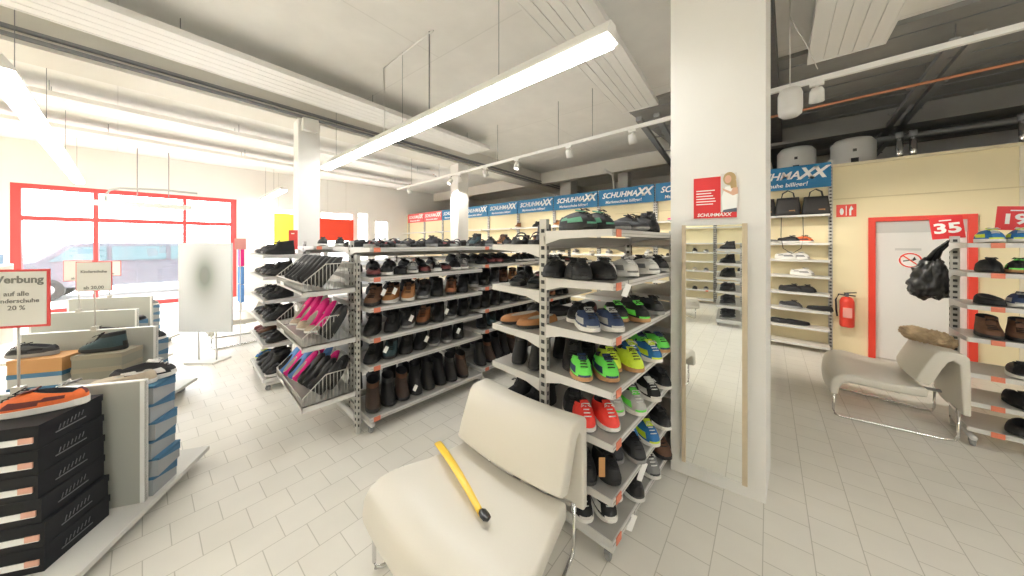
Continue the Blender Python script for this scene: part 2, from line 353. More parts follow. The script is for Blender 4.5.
# water tanks above the partition (on a deck behind it)
m = MB(); m.box(-1.2, 3.9, 6.75, 8.6, 2.55, 2.70, BEAM); struct(m, 'slab', label='deck behind the yellow wall carrying the water tanks')
for (x, lab) in ((-.04, 'round white water tank half hidden by the blue banner'), (.62, 'round white water tank above the yellow wall near the cable tray')):
    e = empty('water_tank', (x, 7.25, 2.7)); tag(e, lab, 'water tank', 'white water tanks')
    m = MB(); m.lathe([(0, 0), (.23, 0), (.25, .03), (.25, .46), (.2, .53), (0, .55)], ENAMEL, 28); build(m, 'tank_body', e)
    m = MB(); m.box(-.04, .04, -.262, -.245, .12, .2, DARK); build(m, 'inspection_flange', e); m = MB(); m.box(-.02, .02, -.262, -.245, .3, .34, DARK); build(m, 'thermometer', e)
for x in (1.05, 1.17, 2.0, 2.1):
    m = MB(); m.tube([(x, 7.0, 2.70), (x, 7.0, 3.1)], .035, CHROME, 12); m.tube([(x, 7.0, 3.1), (x, 7.0, 3.18)], .042, GALV, 12)
    tag(build(m, 'duct_pipe'), {1.05: 'silver vertical duct pipe nearest the water tanks'.replace('nearest', 'next to'), 1.17: 'second silver duct pipe beside the water tanks', 2.0: 'silver duct pipe of the far pair above the yellow wall', 2.1: 'last silver duct pipe above the yellow wall'}[x], 'pipe', 'silver duct pipes')
pipe_thing('pipe', [(.4, 7.9, 3.3), (4.0, 7.9, 3.3)], .05, GALV, 'grey pipe under the ceiling above the water tanks')

# ------------------------------------------------------------------ mirror, poster on the column
cA = Vector((-.665, 2.36, 0)); cB = Vector((-.15, 2.44, 0)); cdv = (cB - cA).normalized(); crot = math.atan2(cdv.y, cdv.x); CW = (cB - cA).length
e = empty('wall_mirror', cA + Vector((-.0, -.030, 0)), crot - R(5)); tag(e, 'tall narrow wall mirror with light wooden sides on the white column', 'mirror')
x0, x1 = CW * .155, CW * .835
m = MB(); m.box(x0, x0 + .022, -.022, .022, .12, 1.72, WOOD); m.box(x1 - .026, x1, -.022, .0, .12, 1.72, WOOD); build(m, 'mirror_frame', e)
m = MB(); m.box(x0 + .022, x1 - .026, -.012, 0, .125, 1.715, MIRROR); build(m, 'mirror_glass', e)
e = empty('advertising_poster', cA, crot); tag(e, 'red shop poster with printed blonde woman above the mirror', 'poster')
x0, x1 = CW * .27, CW * .725
m = MB(); m.box(x0, x1, -.006, 0, 1.765, 2.035, REDS)
m.box(x1 - .085, x1 + .0, -.0065, 0, 1.80, 2.05, mat('poster_pale', (.70, .68, .64), .6))
for k in range(6): m.box(x0 + .015, x0 + (.12, .10, .11, .12, .125, .11)[k], -.007, -.005, 1.945 - k * .018, 1.951 - k * .018, PRWHITE)
build(m, 'poster_sheet', e)
me = text_mesh('SCHUHMAXX', .030, PRWHITE, .2, .0005, .0006); o = link('brand_lettering', me, e); o.location = ((x0 + x1) / 2 - .005, -.0072, 1.785); o.rotation_euler = (R(90), 0, 0)
M0 = Matrix(((1, 0, 0, 0), (0, 0, -1, 0), (0, 1, 0, 0), (0, 0, 0, 1)))
def ell(cx, cz, rx, rz, n=20): return [(cx + rx * cos(2 * pi * k / n), cz + rz * sin(2 * pi * k / n)) for k in range(n)]
m = MB(); wx_ = x1 - .04
m.prism([(wx_ - .035, 1.81), (wx_ + .04, 1.81), (wx_ + .045, 1.91), (wx_ + .03, 1.965), (wx_ - .02, 1.965), (wx_ - .04, 1.90)], .007, .008, PRWHITE, M0)
m.prism(ell(wx_ + .002, 2.015, .034, .042), .0075, .0085, HAIR, M0)
m.prism([(wx_ + .0, 2.0), (wx_ + .037, 2.0), (wx_ + .04, 1.955), (wx_ + .01, 1.95)], .0075, .0085, HAIR, M0)
m.prism(ell(wx_ - .006, 2.012, .018, .026), .0085, .0092, SKIN, M0)
m.prism([(wx_ + .045, 1.955), (wx_ + .02, 1.955), (wx_ + .01, 1.93), (wx_ - .035, 1.955), (wx_ - .04, 1.965), (wx_ - .03, 1.94), (wx_ + .02, 1.905), (wx_ + .046, 1.915)], .0085, .0092, SKIN, M0)
m.prism([(wx_ - .035, 1.80), (wx_ + .04, 1.80), (wx_ + .04, 1.825), (wx_ - .03, 1.815)], .0085, .009, mat('print_jeans', (.12, .14, .18), .7), M0)
build(m, 'printed_figure', e)

# ------------------------------------------------------------------ shoes
SOLE_W = mat('sole_white', (.78, .77, .73), .55); SOLE_K = mat('sole_black', (.02, .02, .02), .6); SOLE_G = mat('sole_gum', (.48, .26, .12), .6); SOLE_GR = mat('sole_grey', (.30, .30, .29), .6)
INS = mat('shoe_lining', (.03, .03, .035), .9); INS_P = mat('pale_lining', (.45, .42, .36), .95)
LACE_W = mat('lace_white', (.75, .75, .72), .8); LACE_K = mat('lace_black', (.02, .02, .02), .8)
def sm(name, col, rough=.65): return mat('shoe_' + name, col, rough, noise=.12, nscale=60, bump=.15)
S_BLACK = sm('black', (.010, .010, .011)); S_CHAR = sm('charcoal', (.038, .038, .042)); S_GREY = sm('grey', (.22, .22, .22)); S_NAVY = sm('navy', (.025, .045, .11)); S_WHITE = sm('white', (.70, .69, .66))
S_NEON = sm('neon_green', (.16, .75, .10), .5); S_LIME = sm('lime_yellow', (.62, .78, .05), .5); S_RED = sm('red', (.80, .05, .035), .5); S_BLUE = sm('blue', (.02, .16, .42)); S_BROWN = sm('brown', (.13, .06, .032)); S_TAN = sm('tan', (.42, .19, .07))
S_PINK = sm('magenta', (.70, .02, .22), .9); S_BEIGE = sm('beige', (.50, .42, .32), .95); S_ORANGE = sm('orange', (.82, .17, .04)); S_BURG = sm('burgundy', (.14, .03, .03)); S_LBLUE = sm('light_blue', (.12, .28, .62), .9); S_TEAL = sm('teal', (.05, .22, .22)); S_SILVER = sm('silver', (.45, .45, .43), .4)
def foot(th, L, W):
    c, s = cos(th), sin(th)
    x = L / 2 * (abs(c) ** (.72 if c > 0 else .85)) * (1 if c > 0 else -1); w = W / 2 * (1.0 + .10 * c - .10 * cos(2 * th) * .6)
    y = w * (abs(s) ** .8) * (1 if s > 0 else -1)
    return x, y - (.006 * sin(pi * min(1, max(0, x / L + .5))))
def shoe_data(kind, up, acc, sole, lace, L=.285, W=.108, lining=None):
    N = 24; lining = lining or INS
    low = kind in ('sneaker', 'loafer', 'slipper'); st = {'sneaker': .026, 'loafer': .016, 'slipper': .018, 'ankle_boot': .028, 'winter_boot': .032, 'sandal': .024, 'high_boot': .03}[kind]
    zc = {'sneaker': .085, 'loafer': .062, 'slipper': .068, 'ankle_boot': .15, 'winter_boot': .21, 'sandal': .06, 'high_boot': .25}[kind]
    xc = {'sneaker': -.16, 'loafer': -.08, 'slipper': -.15, 'ankle_boot': -.20, 'winter_boot': -.18, 'sandal': -.05, 'high_boot': -.18}[kind] * L
    rx = {'sneaker': .27, 'loafer': .32, 'slipper': .27, 'ankle_boot': .26, 'winter_boot': .29, 'sandal': .3, 'high_boot': .25}[kind] * L; ry = W * (.36 if low else .46)
    a, b = (.42, .10) if low else (.10, .55)
    if kind == 'loafer': a, b = .5, .02
    T = [0, .12, .26, .42, .58, .74, .88, 1]
    if kind == 'sandal':
        upm = MB()
        for (xa, xb) in ((.02, .095), (-.075, -.03)):
            for sx in (0,):
                rr = []
                for q in range(13):
                    t = pi * q / 12; w = W * (.54 if xa > 0 else .46); hh = .052 if xa > 0 else .075; c_, s_2 = cos(t) * w, abs(sin(t)) ** .8 * hh
                    rr.append([(xa, c_, .012 + s_2), (xb, c_, .012 + s_2 * (.82 if xa > 0 else .9)), (xb, c_ * .93, .012 + s_2 * (.75 if xa > 0 else .84)), (xa, c_ * .93, .008 + s_2 * .93)])
                upm.rings(rr, up, smooth=False)
        so = MB(); fp = [foot(2 * pi * k / N, L, W) for k in range(N)]
        so.rings([[(x, y, 0) for x, y in fp], [(x, y, .026) for x, y in fp], [(x * .95, y * .92, .030) for x, y in fp]], sole, smooth=False)
        return upm, so, MB()
    def S(th, t):
        x0, y0 = foot(th, L, W); c = cos(th); P0 = Vector((x0, y0, st))
        z1 = zc + (.018 * c if kind == 'sneaker' else (.01 * -c)) + (.012 if c < -.8 and kind == 'sneaker' else 0)
        P1 = Vector((xc + rx * c, ry * sin(th), z1))
        hh = .045 if low else .055
        C1 = P0 + Vector((0, y0 * .04, hh)); C2 = P1 + Vector(((P0 - P1).x * a, (P0 - P1).y * .2, -b * zc))
        u = 1 - t
        return P0 * u ** 3 + C1 * 3 * u * u * t + C2 * 3 * u * t * t + P1 * t ** 3
    upm = MB(); rings = [[S(2 * pi * k / N, t) for k in range(N)] for t in T]
    vs = [p for r in rings for p in r]
    def put(cond, mt):
        fs = []
        for j in range(len(T) - 1):
            for i in range(N):
                if cond(i, j): fs.append((j * N + i, j * N + (i + 1) % N, (j + 1) * N + (i + 1) % N, (j + 1) * N + i))
        if fs: upm.add(vs, fs, mt, True)
    def is_acc(i, j):
        th = (i + .5) * 360 / N; th = th - 360 if th > 180 else th; t = abs(th)
        if kind == 'sneaker': return (t > 158 and j >= 2) or (50 < t < 85 and j in (1, 2)) or (95 < t < 115 and j in (2, 3)) or (t < 30 and j == 0)
        if kind == 'ankle_boot': return j >= 6 or (t > 150 and j < 3)
        if kind == 'winter_boot': return j >= 6
        return j == 6
    put(lambda i, j: not is_acc(i, j), up); put(is_acc, acc)
    top = rings[-1]; cen = sum(top, Vector()) / N
    inner = [cen + (p - cen) * .86 + Vector((0, 0, -.002)) for p in top]; deep = [cen + (p - cen) * .8 + Vector((0, 0, -.04 if low else -.07)) for p in top]
    upm.rings([top, inner, deep], lining, cap0=False, cap1=True)
    if kind in ('sneaker', 'ankle_boot'):   # tongue
        p = S(0, .97); q = S(0, .75); d = (p - q).normalized(); w = W * .2
        upm.rings([[q + Vector((0, -w, .003)), q + Vector((0, w, .003)), q + Vector((0, w, .008)), q + Vector((0, -w, .008))], [p + d * .022 + Vector((0, -w, .0)), p + d * .022 + Vector((0, w, 0)), p + d * .022 + Vector((0, w, .008)), p + d * .022 + Vector((0, -w, .008))]], acc, smooth=False)
    so = MB()
    fp = [foot(2 * pi * k / N, L * 1.02, W * 1.05) for k in range(N)]
    def lift(x): return .010 * max(0, x / (L / 2) - .55) * 2
    so.rings([[(x * .97, y * .94, lift(x)) for x, y in fp], [(x, y, lift(x) + .004) for x, y in fp], [(x, y, st + .004 + (.006 if x < -L * .3 else 0)) for x, y in fp], [(x * .93, y * .9, st + .006) for x, y in fp]], sole, smooth=False)
    la = MB()
    if lace:
        ts = (.42, .55, .68, .81, .93) if kind != 'winter_boot' else (.5, .62, .74)
        for k, t in enumerate(ts):
            w = .30 if low else .42
            A = S(-w, t) + Vector((0, 0, .004)); B = S(w, t) + Vector((0, 0, .004)); Mi = S(0, t) + Vector((.002, 0, .007))
            la.tube([A, Mi, B], .0032, lace, 5)
        p = S(0, .93) + Vector((.004, 0, .010))
        for s in (-1, 1): la.tube([p, p + Vector((.015, s * .02, .006)), p + Vector((.03, s * .028, -.004)), p + Vector((.02, s * .012, 0))], .003, lace, 5)
    return upm, so, la
PROTO = {}
def proto(key, kind, *a, parts=False, **k):
    PROTO[key] = (kind, shoe_data(kind, *a, **k), {}); return key
def place_shoe(key, loc, rz, label, cat, group, parts=False, name=None, ry=0, rx=0, s=1.0):
    kind, (u, so, la), cache = PROTO[key]; name = name or kind; loc = (loc[0], loc[1], loc[2] + .0015)
    if parts:
        if 'p' not in cache: cache['p'] = [(n, x.mesh(n)) for n, x in (('upper', u), ('sole', so), ('laces', la)) if x.v]
        o = empty(name, loc, rz)
        for n, me in cache['p']: link(n, me, o)
    else:
        if 'w' not in cache:
            w = MB()
            for x in (u, so, la):
                off = len(w.v); w.v += x.v
                for f, mi, s_ in zip(x.f, x.m, x.sm): w.f.append([off + q for q in f]); w.m.append(w.mi(x.mats[mi])); w.sm.append(s_)
            cache['w'] = w.mesh(kind)
        o = link(name, cache['w']); o.location = loc
    o.rotation_euler = (rx, ry, rz)
    if s != 1: o.scale = (s, s, s)
    tag(o, label, cat, group); return o
for key, a in {
    'snk_black': ('sneaker', S_BLACK, S_CHAR, SOLE_W, LACE_K), 'snk_black2': ('sneaker', S_BLACK, S_BLACK, SOLE_K, LACE_K), 'snk_bw': ('sneaker', S_BLACK, S_WHITE, SOLE_W, LACE_W), 'snk_white': ('sneaker', S_WHITE, S_GREY, SOLE_W, LACE_W),
    'snk_grey': ('sneaker', S_GREY, S_CHAR, SOLE_W, LACE_W), 'snk_char': ('sneaker', S_CHAR, S_BLACK, SOLE_GR, LACE_K), 'snk_navy': ('sneaker', S_NAVY, S_SILVER, SOLE_W, LACE_K), 'snk_neon': ('sneaker', S_NEON, S_NAVY, SOLE_G, LACE_K), 'snk_lime': ('sneaker', S_LIME, S_LIME, SOLE_G, LACE_K),
    'snk_red': ('sneaker', S_RED, S_RED, SOLE_W, LACE_W), 'snk_blue': ('sneaker', S_BLUE, S_LIME, SOLE_W, LACE_W), 'snk_bgreen': ('sneaker', S_BLACK, S_NEON, SOLE_G, LACE_K), 'snk_wgreen': ('sneaker', S_SILVER, S_NEON, SOLE_W, LACE_W), 'snk_orange': ('sneaker', S_ORANGE, S_BURG, SOLE_W, LACE_K),
    'boot_black': ('ankle_boot', S_BLACK, S_BLACK, SOLE_K, LACE_K), 'boot_char': ('ankle_boot', S_CHAR, S_BLACK, SOLE_GR, LACE_K), 'boot_brown': ('ankle_boot', S_BROWN, S_BROWN, SOLE_K, LACE_K), 'boot_tan': ('ankle_boot', S_TAN, S_BROWN, SOLE_W, LACE_K), 'boot_rust': ('ankle_boot', sm('rust', (.25, .09, .035)), S_BROWN, SOLE_K, LACE_K),
    'boot_teal': ('ankle_boot', sm('dark_teal', (.03, .06, .07)), S_BLACK, SOLE_K, LACE_K), 'wboot_black': ('winter_boot', S_BLACK, S_CHAR, SOLE_K, None), 'wboot_brown': ('winter_boot', sm('dark_brown', (.05, .03, .022)), S_BROWN, SOLE_K, None),
    'hboot_black': ('high_boot', S_BLACK, S_BLACK, SOLE_K, None), 'loaf_black': ('loafer', S_BLACK, S_BLACK, SOLE_K, None), 'loaf_brown': ('loafer', S_BURG, S_BROWN, SOLE_K, None), 'loaf_tan': ('loafer', S_TAN, S_TAN, SOLE_K, None), 'loaf_grey': ('loafer', S_GREY, S_GREY, SOLE_W, None),
    'sand_black': ('sandal', S_BLACK, S_BLACK, SOLE_K, None), 'sand_char': ('sandal', S_CHAR, S_CHAR, SOLE_GR, None), 'slip_black': ('slipper', S_BLACK, S_CHAR, SOLE_K, None), 'slip_pink': ('slipper', S_PINK, S_PINK, SOLE_W, None), 'slip_beige': ('slipper', S_BEIGE, S_BEIGE, SOLE_W, None), 'slip_blue': ('slipper', S_LBLUE, S_LBLUE, SOLE_W, None), 'snk_green': ('sneaker', S_BLACK, sm('green', (.10, .32, .20)), SOLE_K, LACE_K), 'slip_char': ('slipper', S_CHAR, S_GREY, SOLE_GR, None)}.items():
    kw = {'lining': INS_P} if key in ('slip_pink', 'slip_beige', 'snk_white', 'loaf_tan') else {}
    proto(key, *a, **kw)
DESC = {'snk_black': 'black white-soled sneaker', 'snk_black2': 'all-black sneaker', 'snk_bw': 'black and white sneaker', 'snk_white': 'white sneaker', 'snk_grey': 'grey sneaker', 'snk_char': 'charcoal sneaker', 'snk_navy': 'navy sneaker', 'snk_neon': 'neon green sneaker', 'snk_lime': 'lime yellow sneaker',
    'snk_red': 'bright red sneaker', 'snk_blue': 'blue and lime sneaker', 'snk_bgreen': 'black and green sneaker', 'snk_wgreen': 'silver and green sneaker', 'snk_orange': 'orange sneaker', 'boot_black': 'black ankle boot', 'boot_char': 'charcoal ankle boot', 'boot_brown': 'brown ankle boot', 'boot_tan': 'tan ankle boot', 'boot_rust': 'rust ankle boot',
    'boot_teal': 'dark teal ankle boot', 'wboot_black': 'black winter boot', 'wboot_brown': 'brown winter boot', 'hboot_black': 'black high boot', 'loaf_black': 'black loafer', 'loaf_brown': 'burgundy loafer', 'loaf_tan': 'tan loafer', 'loaf_grey': 'grey loafer', 'sand_black': 'black strapped slide', 'sand_char': 'charcoal strapped slide', 'slip_black': 'black slipper', 'slip_pink': 'magenta slipper', 'slip_beige': 'beige fluffy slipper', 'slip_blue': 'blue slipper', 'snk_green': 'black and dark green sneaker', 'slip_char': 'charcoal slipper'}
CAT = {'snk': 'sneaker', 'boo': 'boot', 'wbo': 'boot', 'hbo': 'boot', 'loa': 'loafer', 'sli': 'slipper', 'san': 'sandal'}
def S_(key, x, y, z, ang, where, group, parts=False, **k):
    return place_shoe(key, (x, y, z), R(ang), DESC[key] + ', ' + where, CAT[key[:3]], group, parts, **k)

# ------------------------------------------------------------------ racks
def post_mesh(h, w=.05, d=.03):
    m = MB(); m.box(-w / 2, w / 2, -d / 2, d / 2, 0, h, POSTM); z = .06
    while z < h - .04:
        for s in (-1, 1):
            m.box(-.012, .012, s * (d / 2 + .0006) - .0006, s * (d / 2 + .0006) + .0006, z, z + .022, DARK)
            m.box(s * (w / 2 + .0006) - .0006, s * (w / 2 + .0006) + .0006, -.006, .006, z, z + .022, DARK)
        z += .05
    return m.mesh('upright')
def shelf_part(parent, x0, x1, y0, y1, z, lipside, labels=1, mt=None, thick=.035):
    """board with folded lip; lipside 'x+','x-','y-' is the aisle edge; z = top surface"""
    mt = mt or METAL
    m = MB(); m.box(x0, x1, y0, y1, z - .018, z, mt)
    if lipside == 'x+': m.box(x1 - .012, x1, y0, y1, z - thick, z - .017, METAL_L); m.box(x1, x1 + .006, y0, y1, z - thick, z - .002, METAL_L); m.box(x1 + .006, x1 + .008, y0, y1, z - .022, z - .018, mt)
    if lipside == 'x-': m.box(x0, x0 + .012, y0, y1, z - thick, z - .017, METAL_L); m.box(x0 - .006, x0, y0, y1, z - thick, z - .002, METAL_L)
    if lipside == 'y-': m.box(x0, x1, y0, y0 + .012, z - thick, z - .017, METAL_L); m.box(x0, x1, y0 - .006, y0, z - thick, z - .002, METAL_L)
    # end brackets
    if lipside in ('x+', 'x-'):
        s0, s1 = (x0, x1) if lipside == 'x+' else (x1, x0)
        for yy in (y0 - .004, y1):
            vs = [(s0, yy, z), (s1, yy, z), (s1, yy, z - thick), (s0 + (s1 - s0) * .25, yy, z - thick - .012), (s0, yy, z - .075)]
            vs2 = [(a, yy + .004, c) for a, b, c in vs]; n = 5
            m.add(vs + vs2, [list(range(n)), list(range(n, 2 * n))[::-1]] + [(i, n + i, n + (i + 1) % n, (i + 1) % n) for i in range(n)], METAL_L)
    else:
        for xx in (x0 - .004, x1):
            vs = [(xx, y1, z), (xx, y0, z), (xx, y0, z - thick), (xx, y1 - (y1 - y0) * .25, z - thick - .012), (xx, y1, z - .075)]
            vs2 = [(a + .004, b, c) for a, b, c in vs]; n = 5
            m.add(vs + vs2, [list(range(n)), list(range(n, 2 * n))[::-1]] + [(i, n + i, n + (i + 1) % n, (i + 1) % n) for i in range(n)], METAL_L)
    o = build(m, 'shelf', parent)
    for k in range(labels):
        m = MB()
        if lipside == 'x+': yy = y0 + .03 + k * .6; m.box(x1 + .008, x1 + .012, yy, yy + .055, z - thick - .004, z, ORANGE)
        if lipside == 'x-': yy = y0 + .05; m.box(x0 - .012, x0 - .008, yy, yy + .055, z - thick - .004, z, ORANGE)
        if lipside == 'y-': xx = x0 + .10 + k * .6; m.box(xx, xx + .06, y0 - .012, y0 - .008, z - thick - .004, z, ORANGE)
        build(m, 'price_label', o)
    return o
def caster(parent, x, y):
    m = MB(); m.lathe([(0, -.012), (.022, -.012), (.026, 0), (.022, .012), (0, .012)], SOLE_GR, 14, Mx((x, y, .026), 0, 0, R(90))); m.box(x - .016, x + .016, y - .016, y + .016, .03, .055, GALV); build(m, 'caster', parent)
def gondola(name, label, cx, y0, n, L, lev_r, lev_l, d, h, group='metal shoe racks'):
    e = empty(name, (cx, y0, 0)); tag(e, label, 'shoe rack', group); pm = post_mesh(h - .0)
    for k in range(n + 1):
        p = link('upright', pm, e); p.location = (0, k * L + (.02 if k == 0 else 0), .0)
    for k in range(n + 1):
        m = MB(); yy = k * L + (.03 if k == 0 else -.03 if k == n else 0); m.tube([(-d if lev_l else -.03, yy, .08), (d if lev_r else .03, yy, .08)], .025, METAL_L, 14); build(m, 'foot_tube', e)
        for s in ((-1,) if lev_l else ()) + ((1,) if lev_r else ()): caster(e, s * (d - .03), yy)
    m = MB(); m.box(-.012, .012, 0, n * L, .16, .2, POSTM); m.box(-.012, .012, 0, n * L, h - .15, h - .1, POSTM); build(m, 'cross_rail', e)
    for k in range(n):
        for z in lev_r: shelf_part(e, .025, d, k * L + .006, (k + 1) * L - .006, z if k % 2 == 0 or z > 1.5 else z + .045, 'x+')
        for z in lev_l: shelf_part(e, -d, -.025, k * L + .006, (k + 1) * L - .006, z if k % 2 == 0 or z > 1.5 else z + .045, 'x-', labels=0)
    return e
# rack N: next to the mirror column
NL, NR = [.13, .30, .53, .80, 1.054, 1.32, 1.59], [.13, .335, .604, .863, 1.126, 1.40, 1.67]
gondola('shoe_rack', 'grey double-sided metal shoe rack between cream chair and mirror column', -1.10, 1.44, 2, 1.25, NR, NL, .425, 1.74)
# rack L: boots, basket end
LR = [.14, .565, .80, 1.055, 1.31, 1.56]
gondola('shoe_rack', 'long grey double-sided metal shoe rack full of boots behind the wire baskets', -3.06, 1.06, 3, 1.25, LR, LR, .45, 1.62)
# rack L2
gondola('shoe_rack', 'grey metal shoe rack on the window side of the basket rack', -4.66, 1.06, 2, 1.25, LR, LR, .45, 1.62)
# end unit of L2 facing the camera
L2E = [.13, .50, .74, .98, 1.235, 1.47]
def endunit(name, label, x0, x1, y0, y1, levels, h, labels=0):
    e = empty(name, ((x0 + x1) / 2, y1, 0)); tag(e, label, 'shoe rack', 'metal shoe racks'); pm = post_mesh(h); w = (x1 - x0) / 2
    for s in (-1, 1): p = link('upright', pm, e); p.location = (s * (w - .03), -.02, 0)
    for z in levels: shelf_part(e, -w, w, -(y1 - y0), -.04, z, 'y-', labels=labels)
    for s in (-1, 1):
        m = MB(); m.tube([(s * (w - .03), -(y1 - y0) + .02, .07), (s * (w - .03), 0, .07)], .022, METAL_L, 12); build(m, 'foot_tube', e); caster(e, s * (w - .03), -(y1 - y0) + .04)
    return e
endunit('end_rack', 'grey metal end shelf unit loaded with dark shoes, window side of baskets', -5.1, -4.2, .60, 1.03, L2E, 1.5)
# basket end unit of rack L
e = empty('basket_rack', (-3.15, 1.03, 0)); tag(e, 'grey metal stand with three wire baskets of slippers', 'basket stand'); pm = post_mesh(1.5, .055)
for s in (-1, 1): p = link('upright', pm, e); p.location = (s * .42 + .005, -.02, 0)
m = MB(); m.tube([(-.42, .0, .08), (.42, .0, .08)], .025, METAL_L, 12); build(m, 'foot_tube', e); caster(e, .36, .0); caster(e, -.36, .0)
m = MB(); m.box(-.42, .42, -.03, -.01, 1.38, 1.42, POSTM); m.box(-.42, .42, -.03, -.01, .25, .29, POSTM); build(m, 'cross_rail', e)
BZ = [.37, .82, 1.235]
for z in BZ:
    m = MB(); w, d0, hb, hf = .44, .42, .20, .06
    m.box(-w, w, -d0, -.04, z - .008, z, METAL); m.box(-w, -w + .006, -d0, -.04, z - .035, z, METAL_L); m.box(w - .006, w, -d0, -.04, z - .045, z, METAL_L); m.box(-w, w, -d0, -d0 + .006, z - .025, z + .0, METAL_L)
    o = build(m, 'basket_tray', e)
    m = MB()
    for s in (-1, 1):
        for k in range(15):
            yy = -d0 + .01 + k * (d0 - .06) / 14; t = min(1, (yy + d0) / .16); m.tube([(s * w, yy, z), (s * w, yy, z + hf + (hb - hf) * t)], .0022, WIRE, 4)
        m.tube([(s * w, -d0, z), (s * w, -d0, z + hf), (s * w, -d0 + .16, z + hb), (s * w, -.045, z + hb)], .004, WIRE, 6)
    m.tube([(-w, -d0, z + hf), (w, -d0, z + hf)], .004, WIRE, 6)
    for k in range(28):
        xx = -w + k * 2 * w / 27; m.tube([(xx, -d0, z), (xx, -d0, z + hf)], .0022, WIRE, 4); m.tube([(xx, -.045, z), (xx, -.045, z + hb)], .0022, WIRE, 4)
    m.tube([(-w, -.045, z + hb), (w, -.045, z + hb)], .004, WIRE, 6)
    build(m, 'basket_wire', o)
    m = MB(); m.box(-.22, -.10, -d0 - .012, -d0 - .009, z + .0, z + .028, PRWHITE); build(m, 'price_label', o)
# rack R at the right
RV = [.16, .36, .585, .86, 1.115, 1.37, 1.60]
e = endunit('shoe_rack', 'grey metal shoe rack beside the second chair and white door', .97, 2.22, 4.22, 4.66, RV, 1.66, labels=1)

# ------------------------------------------------------------------ shoes on rack N, right side
g = 'sneakers on the aisle side of the rack by the mirror'
def npair(key, x, y, z, ang, desc, gap=.122, parts=True, **k):
    a = R(ang); dx, dy = -sin(a) * gap / 2, cos(a) * gap / 2
    S_(key, x - dx, y - dy, z, ang, desc + ', window-side one of pair', g, parts, **k)
    S_(key, x + dx, y + dy, z, ang + 4, desc + ', mirror-side one of pair', g, parts, **k)
fa = -47
npair('snk_navy', -.83, 1.60, 1.126, fa, 'at the rack end, fourth aisle shelf')
npair('snk_bgreen', -.80, 1.90, 1.126, fa, 'behind the navy pair')
npair('snk_char', -.80, 2.16, 1.126, fa, 'behind the black-green pair', parts=False)
npair('snk_neon', -.855, 1.59, .863, fa - 4, 'at the rack end', gap=.135)
npair('snk_lime', -.80, 1.80, .863, fa, 'just behind the neon green pair')
npair('snk_blue', -.77, 2.02, .863, fa, 'behind the lime pair')
npair('snk_neon', -.79, 2.24, .863, fa, 'further back beside the column', parts=False)
npair('snk_red', -.85, 1.59, .604, fa, 'at the rack end, third shelf')
npair('snk_wgreen', -.80, 1.84, .604, fa, 'behind the red pair')
npair('snk_bw', -.79, 2.06, .604, fa, 'behind the silver pair', parts=False)
npair('snk_black', -.79, 2.28, .604, fa, 'last before the column, third shelf', parts=False)
npair('snk_black2', -.84, 1.58, .335, fa, 'at the rack end, second shelf')
npair('snk_char', -.80, 1.83, .335, fa, 'second shelf behind black pair')
npair('snk_blue', -.79, 2.04, .335, fa, 'second shelf, middle')
npair('snk_black', -.79, 2.27, .335, fa, 'second shelf by the column', parts=False)
npair('snk_bw', -.86, 1.58, .13, fa, 'on the bottom shelf end')
npair('snk_black', -.80, 1.81, .13, fa, 'bottom shelf behind the front pair')
npair('snk_grey', -.79, 2.05, .13, fa, 'bottom shelf, middle')
npair('snk_brown' if 0 else 'boot_brown', -.79, 2.28, .13, fa, 'bottom shelf by the column', parts=False)
npair('snk_black2', -1.0, 1.54, 1.40, -70, 'fifth shelf beside the upright')
npair('snk_black2', -.86, 1.57, 1.40, fa, 'fifth shelf at the rack end')
npair('snk_white', -.83, 1.80, 1.40, fa, 'fifth shelf behind black pair')
npair('snk_white', -.79, 2.03, 1.40, fa, 'fifth shelf, further back')
npair('snk_char', -.80, 2.26, 1.40, fa, 'fifth shelf by the column', parts=False)
npair('snk_green', -.90, 1.58, 1.67, -20, 'on the top shelf end')
npair('slip_char', -.80, 1.84, 1.67, -30, 'on the top shelf, second pair')
npair('snk_black2', -.82, 2.08, 1.67, -35, 'on the top shelf, third pair')
S_('boot_black', -.80, 2.33, 1.67, -60, 'standing on the top shelf by the column', g, True)
S_('snk_black', -1.0, 1.68, 1.126, -70, 'beside the upright, inner row of fourth shelf', g)
S_('loaf_brown', -1.01, 1.82, 1.126, -70, 'inner row of fourth shelf', g); S_('boot_black', -1.0, 1.62, .863, -60, 'inner row above the red pair', g); S_('boot_black', -1.0, 1.78, .863, -60, 'inner row behind neon pair', g)
S_('snk_black', -1.0, 1.62, .604, -60, 'inner row beside the red pair', g); S_('snk_char', -1.0, 1.62, .335, -60, 'inner row on the second shelf', g)
# dangling paper tags on two shoes
def tag_card(x, y, z, ang, label, m_=PRWHITE, h=.07, tilt=20):
    m = MB(); m.box(-.016, .016, -.0006, .0006, -h, 0, m_, Mx((0, 0, 0), R(ang), 0, R(tilt))); m.tube([(0, 0, 0), (0, .0, .02)], .0012, LACE_K, 4); o = build(m, 'price_tag'); o.location = (x, y, z); tag(o, label, 'price tag', 'paper tags on shoes')
tag_card(-.655, 1.60, 1.385, 43, 'white price tag hanging over the fifth shelf edge')
tag_card(-.655, 1.84, .32, 43, 'long white price tag beside charcoal sneakers on the second shelf', h=.11)
tag_card(-.655, 1.68, .12, 43, 'white price tag hanging by the bottom shelf sneakers', h=.09)
tag_card(-.74, 1.47, .50, 43, 'cardboard price tag hanging below the red sneakers', CARD_O, h=.1, tilt=0)

